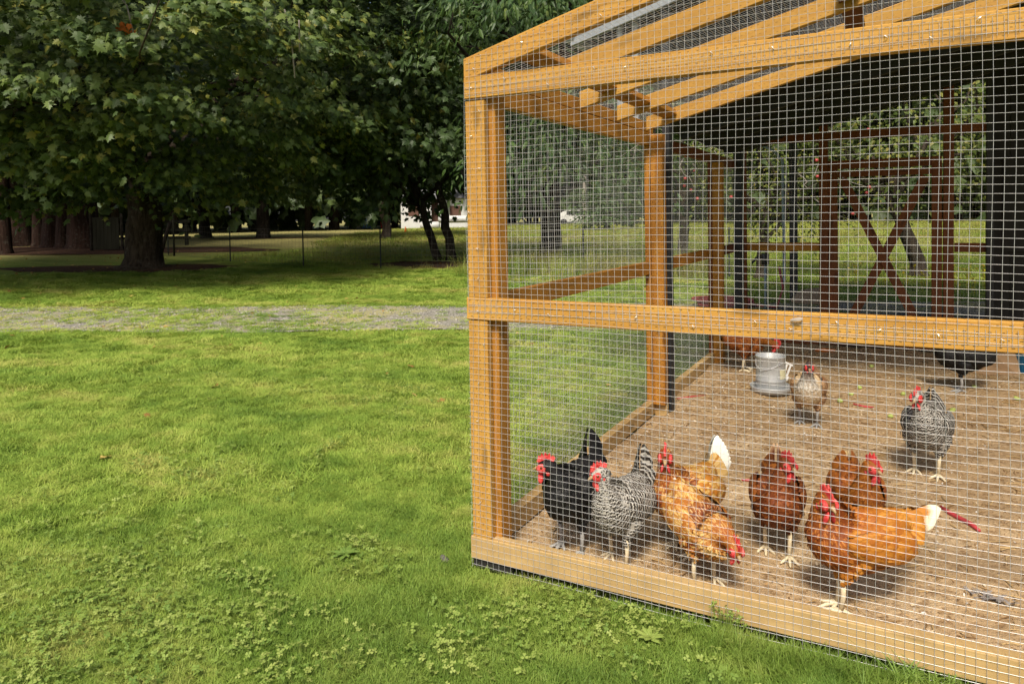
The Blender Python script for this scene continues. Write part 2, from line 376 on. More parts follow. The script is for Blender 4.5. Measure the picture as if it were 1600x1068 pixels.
# wire mesh: every wire its own slightly wavy round rod, welded grid of 25 mm
def wob(P, seed):
    """slow in-plane wander shared by neighbouring wires"""
    a, c = P[..., 0], P[..., 1]
    return np.stack([0.0055 * np.sin(a * 1.7 + c * 2.3 + seed) + 0.002 * np.sin(c * 6.1 + a * 1.1 + 2 * seed),
                     0.0065 * np.sin(a * 2.1 - c * 1.3 + 2.2 * seed) + 0.0022 * np.sin(a * 7.3 + c * .9 + seed),
                     0.003 * np.sin(a * 5.0 + c * 4.0 + seed)], -1)
def wires(panels, O, U, W, N, d=0.00125, pitch=(0.0268, 0.0256), step=0.11, wobk=1.0):
    """panels: (u0,u1,w0,w1,cut) in the plane O + u U + w W; vertical wires on the outside of horizontal ones"""
    O, U, W, N = (np.array(v, dtype=float) for v in (O, U, W, N)); mb_v = []; mb_f = []; nv = 0
    q = np.array([(1, 0), (0, 1), (-1, 0), (0, -1)]) * d / 2
    for pi, (u0, u1, w0, w1, cut) in enumerate(panels):
        seed = rnd.random() * 6; ph = rnd.random() * pitch[0]; ph2 = rnd.random() * 0.01
        for kind in (0, 1):
            a0, a1, b0, b1 = (u0, u1, w0, w1) if kind == 0 else (w0, w1, u0, u1)
            t = np.arange(a0 + (ph if kind == 0 else ph2), a1, pitch[kind])
            for tt in t:
                jit = rnd.uniform(-.0012, .0012)
                bb0, bb1 = b0, b1
                if cut is not None:
                    bb0, bb1 = cut(tt, kind, b0, b1)
                    if bb1 - bb0 < 0.01: continue
                n = max(2, int((bb1 - bb0) / step) + 1)
                s = np.linspace(bb0, bb1, n)
                uv_ = np.stack([np.full(n, tt + jit), s], -1) if kind == 0 else np.stack([s, np.full(n, tt + jit)], -1)
                w_ = wob(uv_, seed) * wobk
                P = O + (uv_[:, :1] + w_[:, :1]) * U + (uv_[:, 1:] + w_[:, 1:2]) * W + (w_[:, 2:] * 0.5 + (d * 0.9 if kind == 0 else 0)) * N
                A = U if kind == 0 else W
                V = P[:, None, :] + q[None, :, :1] * A + q[None, :, 1:] * N
                mb_v.append(V.reshape(-1, 3))
                i = np.arange(n - 1)[:, None] * 4; k = np.arange(4); k2 = (k + 1) % 4
                f = np.stack([i + k, i + k2, i + 4 + k2, i + 4 + k], -1).reshape(-1, 4) + nv
                mb_f.append(f); nv += n * 4
    return mesh_np('wire_mesh', np.concatenate(mb_v) + np.array(_off), np.concatenate(mb_f))
def wire_part(panels, O, U, W, N, **k):
    o = link('wire_mesh', wires(panels, O, U, W, N, **k), WIRE, run, kind='stuff')
    return o
def cut_top(t, kind, b0, b1):
    if kind == 0: return b0, min(b1, roof_z(t + RX0) - 0.004)
    x = RX0 + (t - (2.109 - 0.004)) / SL
    return max(b0, x - RX0), b1
LW = RX1 - RX0
wire_part([(0.002, LW, 0.012, 1.115, None), (0.004, LW, 1.062, 2.015, None), (0.003, LW, 1.955, 2.95, cut_top)],
          (RX0, RY0 - 0.0035, 0), (1, 0, 0), (0, 0, 1), (0, -1, 0))
wire_part([(0.0, 5.7, 0.01, 1.09, None), (0.0, 5.7, 1.06, 2.03, None)], (RX0 - 0.0035, RY0, 0), (0, 1, 0), (0, 0, 1), (-1, 0, 0), step=0.16)
cs = math.sqrt(1 + SL * SL)
wire_part([(0, 1.25, 0, 3.5, None), (1.22, 2.50, 0, 3.5, None)], (RX0 - 0.01, RY0 + 0.01, roof_z(RX0) + 0.005), (0, 1, 0), (1 / cs, 0, SL / cs), (-SL / cs, 0, 1 / cs), step=0.2)
wire_part([(0.0, 2.36, 0.05, 2.9, None)], (RX0, 8.268, 0), (1, 0, 0), (0, 0, 1), (0, 1, 0), step=0.3)
# staples: a bent crown with two short legs, driven over the wires
sv = MB().tube([(-.004, 0, .003), (-.005, 0, -.004), (0, 0, -.0055), (.005, 0, -.004), (.004, 0, .003)], .0011, 5).mesh('staple')
def staple(parent, x, z, ang):
    o = link('staple', sv, STAPLE, parent)
    M = Matrix.Translation(Vector((x, RY0 - 0.004, z)) + _off) @ Matrix.Rotation(ang, 4, 'Y') @ Matrix.Rotation(R_(-90), 4, 'X')
    o.matrix_basis = parent.matrix_basis.inverted() @ M
sv.materials.append(STAPLE)
for x in (-1.50, -1.33, -1.18, -1.01, -.83, -.62, -.41, -.30, -.16, -.04, .12, .28, .45, .7, 1.0):
    staple(rail, x, 1.0845 + rnd.uniform(-.022, .022), rnd.uniform(-1.2, 1.2))
for x in (-1.515, -1.36, -1.17, -.98, -.86, -.55, -.35, -.12, -.02, .10, .22, .5, .8):
    staple(header, x, 1.989 + rnd.uniform(-.025, .03), rnd.uniform(-1.2, 1.2))
for x in (-1.50, -1.28, -.95, -.6, -.3, 0.1):
    staple(barge, x, roof_z(x) - 0.05 + rnd.uniform(-.02, .02), rnd.uniform(-1.2, 1.2))
posts = [o for o in run.children if o.name.startswith('post')]
for z in (.28, .45, .62, .80, .95): staple(posts[0], -1.504 + rnd.uniform(-.03, .03), z + rnd.uniform(-.03, .03), rnd.uniform(-1.2, 1.2))
for z in (1.20, 1.34, 1.50, 1.66, 1.78, 1.88): staple(posts[1], -1.504 + rnd.uniform(-.03, .03), z + rnd.uniform(-.02, .02), rnd.uniform(-1.2, 1.2))

# ------------------------------------------------------------------ black steel shelter over the rear, dark hen house
car = thing('steel_shelter', 'open black steel shelter with grey roof trim standing behind the timber run', 'shelter', (-1.45, 5.05, 0))
_co = Vector((1.45, -5.05, 0))
def cpart(name, mb, mat, **k):
    for v in mb.v: v += np.array(_co)
    return mb.build(name, mat, car, **k)
for x, y, w in ((-1.425, 5.03, .05), (-1.47, 7.92, .09), (-1.45, 12.5, .12), (3.4, 5.03, .09), (3.4, 12.5, .12)):
    cpart('post', MB().box((x - w / 2, y - .04, 0), (x + w / 2, y + .04, 2.93 + (x + 1.5) * .27)), BLACKSTEEL)
def czt(x): return 2.93 + 0.27 * (x + 1.75)
V = []; F = []
for i in range(61):
    x = -2.12 + 6.0 * i / 60; z = czt(x) + (0.015 if i % 2 else 0)
    V += [(x, 5.0, z), (x, 13.6, z)]
for i in range(60): F.append((2 * i, 2 * i + 2, 2 * i + 3, 2 * i + 1))
cpart('roof_sheet', MB().add(V, F), ROOFDARK)
def bar(x0, x1, y, dz, h, t):
    z0, z1 = czt(x0) + dz, czt(x1) + dz
    V = [(x0, y - t, z0), (x1, y - t, z1), (x1, y + t, z1), (x0, y + t, z0), (x0, y - t, z0 + h), (x1, y - t, z1 + h), (x1, y + t, z1 + h), (x0, y + t, z0 + h)]
    return MB().add(V, [(0, 3, 2, 1), (4, 5, 6, 7), (0, 1, 5, 4), (1, 2, 6, 5), (2, 3, 7, 6), (3, 0, 4, 7)])
cpart('roof_trim', bar(-2.13, 3.9, 4.97, -0.10, 0.09, .02), GREYMETAL)
for y in (7.2, 9.4, 11.5, 13.5): cpart('roof_beam', bar(-2.1, 3.9, y, -0.135, 0.12, .03), BLACKSTEEL)
for x in (-2.0, -1.0, 0.2, 1.5): cpart('purlin', MB().box((x - .03, 5.0, czt(x) - .06), (x + .03, 13.6, czt(x) - .012)), BLACKSTEEL)
for x in (-1.77, -1.655): cpart('strut', MB().box((x - .022, 5.02, 2.15), (x + .022, 5.05, czt(x) - .09)), GREYMETAL)
cpart('gutter', MB().tube([(-2.14, 4.95, czt(-2.14) - .02), (-2.14, 13.6, czt(-2.14) - .05)], .055, 8), GREYMETAL, smooth=True)
cpart('downpipe', MB().tube([(-2.14, 12.35, 2.75), (-2.0, 12.36, 2.62), (-1.72, 12.38, 2.46), (-1.60, 12.39, 2.30), (-1.585, 12.4, .9), (-1.585, 12.4, .35), (-1.62, 12.36, .24)], .024, 8), PIPE, smooth=True)
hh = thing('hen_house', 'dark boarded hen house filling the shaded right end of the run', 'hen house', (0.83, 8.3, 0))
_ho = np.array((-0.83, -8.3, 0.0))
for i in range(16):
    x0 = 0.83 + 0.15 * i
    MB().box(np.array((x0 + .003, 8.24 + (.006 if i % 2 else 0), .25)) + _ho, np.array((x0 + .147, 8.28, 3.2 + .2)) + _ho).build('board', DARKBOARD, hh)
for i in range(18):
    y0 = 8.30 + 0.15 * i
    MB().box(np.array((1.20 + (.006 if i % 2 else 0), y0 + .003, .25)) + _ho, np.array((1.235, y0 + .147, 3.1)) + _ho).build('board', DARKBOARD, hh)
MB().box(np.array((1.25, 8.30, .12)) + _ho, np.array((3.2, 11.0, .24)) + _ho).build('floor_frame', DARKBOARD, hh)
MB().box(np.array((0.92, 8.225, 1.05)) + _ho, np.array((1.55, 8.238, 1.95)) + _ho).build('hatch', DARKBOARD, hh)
# ------------------------------------------------------------------ ground
def grid_mesh(name, xs, ys, hf):
    X, Y = np.meshgrid(xs, ys, indexing='ij'); Z = hf(X, Y); n, m = X.shape
    V = np.stack([X, Y, Z], -1).reshape(-1, 3)
    i = np.arange(n - 1)[:, None] * m + np.arange(m - 1)[None]
    F = np.stack([i, i + m, i + m + 1, i + 1], -1).reshape(-1, 4)
    return mesh_np(name, V, F, smooth=True)
def lump(x, y): return 0.012 * np.sin(x * 1.3 + y * .7) * np.sin(y * 1.1 - x * .4)
def ground_h(x, y):
    near = np.clip((np.hypot(x - .2, y - 5) - 5.0) / 3, 0, 1)
    return gh(x, y) + lump(x, y) * near * 1.0
LAWN_STOPS = [(0.30, (0.076, 0.147, 0.020)), (0.45, (0.158, 0.240, 0.034)), (0.56, (0.240, 0.310, 0.054)), (0.70, (0.345, 0.332, 0.095))]
def lawn_color(b, p):
    n1 = b.noise(b.scale(p, (0.42, 1.25, 1), rot=(0, 0, R_(-32))), 0.75, 4, 0.6)
    n2 = b.noise(p, 3.3, 3, 0.6)
    f = b.math('ADD', b.math('MULTIPLY', n1, 0.86), b.math('SUBTRACT', b.math('MULTIPLY', n2, 0.40), 0.12))
    return f
b = NB('lawn_soil', 0.95, 0.1)
p = b.pos()
c = b.ramp(lawn_color(b, p), LAWN_STOPS)
far = b.n('VectorMath', operation='LENGTH'); b.put(far.inputs[0], p)
c = b.mix(b.ramp(b.math('MULTIPLY', b.math('ADD', far.outputs['Value'], b.math('MULTIPLY', b.noise(p, .3, 3), 8.0)), 0.01), [(.29, 0.0), (.36, .85)]), c, (0.37, 0.31, 0.13))
c = b.mix(b.ramp(b.noise(p, 60.0, 4, 0.7), [(0.35, 0.0), (0.65, 0.7)]), c, (0.03, 0.04, 0.008))
b.color(c); b.bump(b.noise(p, 45.0, 4, 0.7), 0.8, 0.03); LAWN = b.m
def cc(a, n, far, k=1.9):
    t = np.linspace(-1, 1, n); return a + np.sign(t) * np.abs(t) ** k * far
o = link('lawn', grid_mesh('lawn', cc(-6, 121, 400), cc(10, 121, 400), lambda x, y: ground_h(x, y) - 0.012), LAWN, kind='structure')
# gravel path running behind the run
PA = np.array([-17.11, 3.80]); 
def path_line(t):           # centre line of the path, t metres along
    a = R_(24.0); return PA[0] + t * math.cos(a) - 0 * t, PA[1] + t * math.sin(a)
PW = 1.30
def path_mesh(name, w, dz, t0, t1, nw=7, step=0.5):
    t = np.arange(t0, t1, step); s = np.linspace(-1, 1, nw); a = R_(24.0)
    T, S = np.meshgrid(t, s, indexing='ij')
    wig = 0.08 * np.sin(T * 1.3 + np.sign(S) * 1.0) + 0.05 * np.sin(T * 3.7 + S)
    X = PA[0] + T * math.cos(a) - (S * w + wig * np.abs(S)) * math.sin(a); Y = PA[1] + T * math.sin(a) + (S * w + wig * np.abs(S)) * math.cos(a)
    Z = ground_h(X, Y) + dz
    m = len(s); i = np.arange(len(t) - 1)[:, None] * m + np.arange(m - 1)[None]
    F = np.stack([i, i + m, i + m + 1, i + 1], -1).reshape(-1, 4)
    return mesh_np(name, np.stack([X, Y, Z], -1).reshape(-1, 3), F, smooth=True)
b = NB('path_gravel', 0.95, 0.15); p = b.pos()
v = b.n('TexVoronoi', {'Scale': 34.0}); b.put(v.inputs['Vector'], p)
c = b.mix(b.math('FRACT', b.math('MULTIPLY', v.outputs['Color'], 1.0)), (0.17, 0.16, 0.135), (0.30, 0.28, 0.23))
dryn = b.noise(p, 0.9, 4, 0.6)
c = b.mix(b.ramp(dryn, [(0.42, 0.0), (0.62, 0.75)]), c, (0.33, 0.30, 0.10))
b.color(c); b.bump(v.outputs['Distance'], 0.9, 0.02); GRAVEL = b.m
link('gravel_path', path_mesh('gravel_path', PW, 0.006, -40, 60), GRAVEL, kind='structure')
# bare earth floor of the run
def floor_h(x, y):
    return 0.045 + 0.010 * np.sin(x * 3.1 + 1.0) * np.sin(y * 2.3) + 0.006 * np.sin(x * 9 + y * 4) + 0.004 * np.sin(x * 17 - y * 13) + 0.003 * np.sin(x * 31 + y * 27)
b = NB('bare_earth', 0.95, 0.1); p = b.pos()
n1 = b.noise(p, 2.2, 5, 0.65); n2 = b.noise(p, 26.0, 4, 0.7); n3 = b.noise(p, 120.0, 3, 0.7)
c = b.ramp(n1, [(0.3, (0.27, 0.175, 0.088)), (0.5, (0.41, 0.280, 0.150)), (0.7, (0.52, 0.385, 0.23))])
c = b.mix(b.ramp(n2, [(0.36, 0.75), (0.5, 0.0)]), c, (0.20, 0.115, 0.05))
c = b.mix(b.ramp(n3, [(0.62, 0.0), (0.72, 0.6)]), c, (0.62, 0.50, 0.34))
b.color(c); b.bump(b.math('ADD', n2, b.math('MULTIPLY', n3, 0.35)), 0.9, 0.02); EARTH = b.m
link('dirt_floor', grid_mesh('dirt_floor', np.linspace(-1.51, 2.2, 110), np.linspace(2.545, 8.26, 150), floor_h), EARTH, kind='structure')
# gravel pad under the shelter
b = NB('pad_gravel', 0.95, 0.1); p = b.pos(); v = b.n('TexVoronoi', {'Scale': 40.0}); b.put(v.inputs['Vector'], p)
b.color(b.mix(v.outputs['Color'], (0.05, 0.045, 0.045), (0.16, 0.145, 0.14))); b.bump(v.outputs['Distance'], 0.8, 0.02)
link('gravel_pad', grid_mesh('gravel_pad', np.linspace(-1.75, 4.2, 12), np.linspace(8.27, 11.7, 10), lambda x, y: 0.006 + 0 * x), b.m, kind='structure')
# fallen needles and mulch under the trees
b = NB('needle_litter', 0.95, 0.1); p = b.pos()
b.color(b.ramp(b.noise(b.scale(p, (1, 1, 1)), 14.0, 5, 0.75), [(0.3, (0.025, 0.012, 0.008)), (0.5, (0.06, 0.032, 0.020)), (0.7, (0.14, 0.085, 0.05))])); b.bump(b.noise(p, 40.0, 3), 0.8, 0.03); LITTER = b.m
def blob_mesh(name, cx, cy, rx, ry, rot, dz=0.006, n=48):
    V = [(cx, cy, 0)]; F = []
    for k in range(1, 7):
        for i in range(n):
            a = 2 * math.pi * i / n; q = k / 6 * (1 + 0.10 * math.sin(a * 3 + cx) + 0.06 * math.sin(a * 7 + cy))
            x, y = rx * q * math.cos(a), ry * q * math.sin(a)
            V.append((cx + x * math.cos(rot) - y * math.sin(rot), cy + x * math.sin(rot) + y * math.cos(rot), 0))
    V = np.array(V); V[:, 2] = ground_h(V[:, 0], V[:, 1]) + dz
    for i in range(n):
        F.append((0, 1 + i, 1 + (i + 1) % n))
        for k in range(5): F.append((1 + k * n + i, 1 + (k + 1) * n + i, 1 + (k + 1) * n + (i + 1) % n, 1 + k * n + (i + 1) % n))
    return MB().add(V, F).mesh(name, True)
for args in ((-29.5, 15.9, 8.5, 2.6, R_(28)), (-11.3, 17.2, 2.6, 1.1, R_(14)), (-19.4, 12.6, 3.2, 1.2, R_(30)), (-29.6, 27.0, 3.2, 1.0, R_(30)), (-22.1, 27.8, 1.8, .6, R_(30))):
    link('litter_bed', blob_mesh('litter_bed', *args), LITTER, kind='structure')
# ------------------------------------------------------------------ hens
def feather_mat(name, stops1, stops2, tip=None, tipk=0.0, bars=None, rough=0.6, noise_k=(0.42, 0.58), nscale=26.0, tail=None, shaft=None):
    b = NB(name, rough, 0.25)
    s = b.attr('s'); r = b.attr('r'); ln = b.attr('ln'); k = b.attr('k')
    uvs = b.n('SeparateXYZ', {0: b.uv()}); u, v = uvs.outputs[0], uvs.outputs[1]
    uc = b.math('ABSOLUTE', b.math('SUBTRACT', u, 0.5))
    nz = b.noise(b.obj(), nscale, 3, 0.6)
    f = b.ramp(b.math('ADD', b.math('MULTIPLY', r, 0.45), b.math('MULTIPLY', nz, 0.62)), [(noise_k[0], 0.0), (noise_k[1], 1.0)])
    c = b.mix(f, b.ramp(s, stops1), b.ramp(s, stops2))
    if bars:
        ph = b.math('ADD', b.math('DIVIDE', b.math('MULTIPLY', v, ln), b.math('ADD', bars[0], b.math('MULTIPLY', k, bars[0] * 0.8))), b.math('MULTIPLY', uc, 0.5))
        m = b.ramp(b.math('FRACT', b.math('ADD', ph, b.math('MULTIPLY', r, 0.35))), [(0.0, 0.0), (0.10, 0.95), (0.36, 0.95), (0.48, 0.0)])
        c = b.mix(m, bars[1], bars[2])
        c = b.mix(b.math('MULTIPLY', nz, 0.35), c, (0.09, 0.06, 0.035))
    if tip is not None:
        c = b.mix(b.math('MULTIPLY', b.ramp(v, [(0.62, 0.0), (0.95, 1.0)]), tipk), c, tip)
    if shaft is not None:
        c = b.mix(b.math('MULTIPLY', b.ramp(uc, [(0.02, 1.0), (0.2, 0.0)]), b.math('MULTIPLY', f, 0.6)), c, shaft)
    if tail is not None:        # colour of the tail feathers, root and end
        tc = b.mix(b.ramp(v, [(tail[2], 0.0), (tail[2] + 0.2, 1.0)]), tail[0], tail[1])
        c = b.mix(b.math('GREATER_THAN', k, 0.9), c, tc)
    c = b.mix(b.math('MULTIPLY', b.ramp(uc, [(0.40, 0.0), (0.5, 1.0)]), 0.14), c, (0.02, 0.012, 0.008))
    b.color(c)
    b.bump(b.math('ADD', b.math('SINE', b.math('MULTIPLY', b.math('ADD', v, b.math('MULTIPLY', uc, 0.9)), 90.0)), 0.0), 0.12, 0.001)
    return b.m
F_BLACK = feather_mat('black_plumage', [(0, (.005, .005, .005))], [(0, (.011, .010, .010))], rough=0.55)
F_BAR = feather_mat('barred_plumage', [(0, (.03, .03, .03))], [(0, (.03, .03, .03))], bars=(0.0125, (.014, .013, .012), (.52, .49, .43)), rough=0.7)
F_DARKRED = feather_mat('mahogany_plumage', [(0, (0.108, 0.03132, 0.006336)), (.55, (0.117, 0.02714, 0.006336)), (.85, (0.153, 0.03654, 0.00792))], [(0, (0.234, 0.0783, 0.01109)), (.55, (0.27, 0.0783, 0.01109)), (.85, (0.216, 0.05742, 0.009504))], tail=((.14, .035, .01), (.55, .34, .18), .75), noise_k=(.45, .75))
F_RED = feather_mat('russet_plumage', [(0, (0.148, 0.0407, 0.0074)), (.6, (0.1628, 0.03848, 0.0074)), (.8, (0.2516, 0.074, 0.00888))], [(0, (0.2812, 0.0925, 0.01184)), (.6, (0.3108, 0.0962, 0.01184)), (.8, (0.3404, 0.1184, 0.01332))], tail=((.25, .07, .012), (.6, .42, .2), .6), noise_k=(.42, .70))
F_ORANGE = feather_mat('orange_plumage', [(0, (0.3588, 0.1326, 0.01248)), (.35, (0.312, 0.0975, 0.00936)), (.6, (0.2652, 0.0663, 0.0078)), (.8, (0.156, 0.0351, 0.00624)), (1, (0.2028, 0.0546, 0.0078))], [(0, (0.4368, 0.195, 0.0234)), (.35, (0.39, 0.1482, 0.01404)), (.6, (0.3432, 0.1014, 0.01092)), (.8, (0.2574, 0.0663, 0.00936)), (1, (0.312, 0.1092, 0.0156))], tail=((.42, .16, .018), (.80, .74, .56), .58), noise_k=(.42, .70), shaft=(.58, .25, .05))
F_TAN = feather_mat('tan_plumage', [(0, (0.42, 0.1848, 0.0252)), (.35, (0.3864, 0.1428, 0.0168)), (.6, (0.168, 0.0378, 0.0084)), (.72, (0.2184, 0.0504, 0.0084)), (.85, (0.252, 0.063, 0.01008)), (1, (0.1848, 0.042, 0.0084))], [(0, (0.5544, 0.3528, 0.1176)), (.35, (0.5208, 0.3024, 0.0756)), (.6, (0.3528, 0.126, 0.0168)), (.72, (0.4872, 0.252, 0.0672)), (.85, (0.3528, 0.1176, 0.0168)), (1, (0.2352, 0.0588, 0.01008))], tail=((.62, .48, .24), (.82, .79, .68), .25), noise_k=(.40, .62), nscale=18.0, shaft=(.70, .48, .2))
F_TAN2 = feather_mat('mottled_tan_plumage', [(0, (0.3444, 0.123, 0.0164)), (.4, (0.328, 0.1066, 0.01312)), (.52, (0.123, 0.0246, 0.00656)), (.66, (0.1394, 0.0287, 0.00738)), (.74, (0.3608, 0.1394, 0.0205)), (.9, (0.2952, 0.082, 0.0123)), (1, (0.328, 0.0984, 0.01312))], [(0, (0.492, 0.2952, 0.0902)), (.4, (0.4756, 0.2542, 0.0656)), (.52, (0.2132, 0.0492, 0.00984)), (.66, (0.2296, 0.0574, 0.00984)), (.74, (0.5412, 0.3608, 0.123)), (.9, (0.3608, 0.123, 0.0164)), (1, (0.3772, 0.1394, 0.0164))], tail=((.5, .3, .1), (.8, .76, .62), .4), noise_k=(.40, .62), nscale=18.0, shaft=(.72, .52, .24))
F_CREAM = feather_mat('buff_plumage', [(0, (.20, .10, .045)), (.4, (.22, .105, .045)), (.62, (.50, .33, .16)), (.78, (.42, .35, .26)), (.92, (.06, .04, .03)), (1, (.05, .035, .03))], [(0, (.34, .2, .1)), (.4, (.40, .23, .10)), (.62, (.62, .46, .26)), (.78, (.70, .66, .56)), (.92, (.16, .11, .08)), (1, (.09, .06, .05))], tail=((.05, .03, .02), (.10, .06, .035), .5), shaft=(.12, .08, .06))
def plain(name, col, rough=0.6, spec=0.3, var=0.3, sc=80.0):
    b = NB(name, rough, spec); b.color(b.mix(b.noise(b.obj(), sc, 3), tuple(x * (1 - var) for x in col), tuple(min(1, x * (1 + var)) for x in col)))
    b.bump(b.noise(b.obj(), sc * 2.5, 2), 0.3, 0.002); return b.m
b = NB('red_comb_skin', .62, .25); n_ = b.noise(b.obj(), 70.0, 4, .7); b.color(b.ramp(n_, [(.3, (.36, .018, .016)), (.5, (.56, .045, .042)), (.72, (.66, .17, .15))])); b.bump(b.noise(b.obj(), 420.0, 3), .8, .0015); SKIN_RED = b.m
LEG_PALE = plain('pale_leg_scales', (0.62, 0.52, 0.34), 0.55); LEG_GREY = plain('grey_leg_scales', (0.30, 0.29, 0.27), 0.55)
BEAK = plain('horn_beak', (0.34, 0.22, 0.11), 0.45, 0.4, 0.2)
EYE = plain('amber_eye', (0.10, 0.035, 0.008), 0.15, 0.6, 0.2)

# one feather: root at the origin, x along it, z away from the body
_st = [(0.0, .16, 0.0), (.35, .44, .03), (.72, .50, .02), (.92, .32, -.03), (1.0, .06, -.06)]
FEV = np.array([(x, sgn * w * 1.0, z + (0.05 if sgn == 0 else 0.0)) for x, w, z in _st for sgn in (-1, 0, 1)])
FEUV = np.array([((sgn + 1) / 2, x) for x, w, z in _st for sgn in (-1, 0, 1)])
FEF = np.array([(3 * i + k, 3 * (i + 1) + k, 3 * (i + 1) + k + 1, 3 * i + k + 1) for i in range(4) for k in range(2)])
def feathers(name, O, D, N, L, Wd, S, K, mat, parent):
    """feathers at O pointing along D with outward normal N; length L, width Wd; s = place along the bird"""
    O, D, N, L, Wd, S, K = (np.asarray(a, dtype=float) for a in (O, D, N, L, Wd, S, K))
    M = frames(D, N); n = len(O)
    # columns scaled: x by length, y by width, z by length
    M = M * np.stack([L, Wd, L], -1)[:, None, :]
    V, F, uv = replicate(FEV, FEF, M, O, FEUV)
    nv = len(FEV); rr = NR.random(n)
    me = mesh_np(name, V, F, uv, {'s': np.repeat(S, nv), 'r': np.repeat(rr, nv), 'ln': np.repeat(L, nv), 'k': np.repeat(K, nv)}, smooth=True)
    return link(name, me, mat, parent, kind='stuff') if name == 'plumage' else link(name, me, mat, parent)

def resample(P, Rr, n):
    """catmull-rom through stations, n rings evenly along the length"""
    P = np.asarray(P, float); Rr = np.asarray(Rr, float); A = np.concatenate([P, Rr], 1)
    A = np.concatenate([[2 * A[0] - A[1]], A, [2 * A[-1] - A[-2]]]); out = []
    for i in range(1, len(A) - 2):
        for t in np.linspace(0, 1, 24, endpoint=False):
            a, b_, c, d = A[i - 1], A[i], A[i + 1], A[i + 2]
            out.append(0.5 * (2 * b_ + (c - a) * t + (2 * a - 5 * b_ + 4 * c - d) * t * t + (3 * b_ - a - 3 * c + d) * t ** 3))
    out.append(A[-2]); out = np.array(out)
    d = np.concatenate([[0], np.cumsum(np.linalg.norm(np.diff(out[:, :3], axis=0), axis=1))]); q = np.linspace(0, d[-1], n)
    res = np.stack([np.interp(q, d, out[:, j]) for j in range(out.shape[1])], -1)
    return res[:, :3], np.maximum(res[:, 3:], 0.004), d[-1]

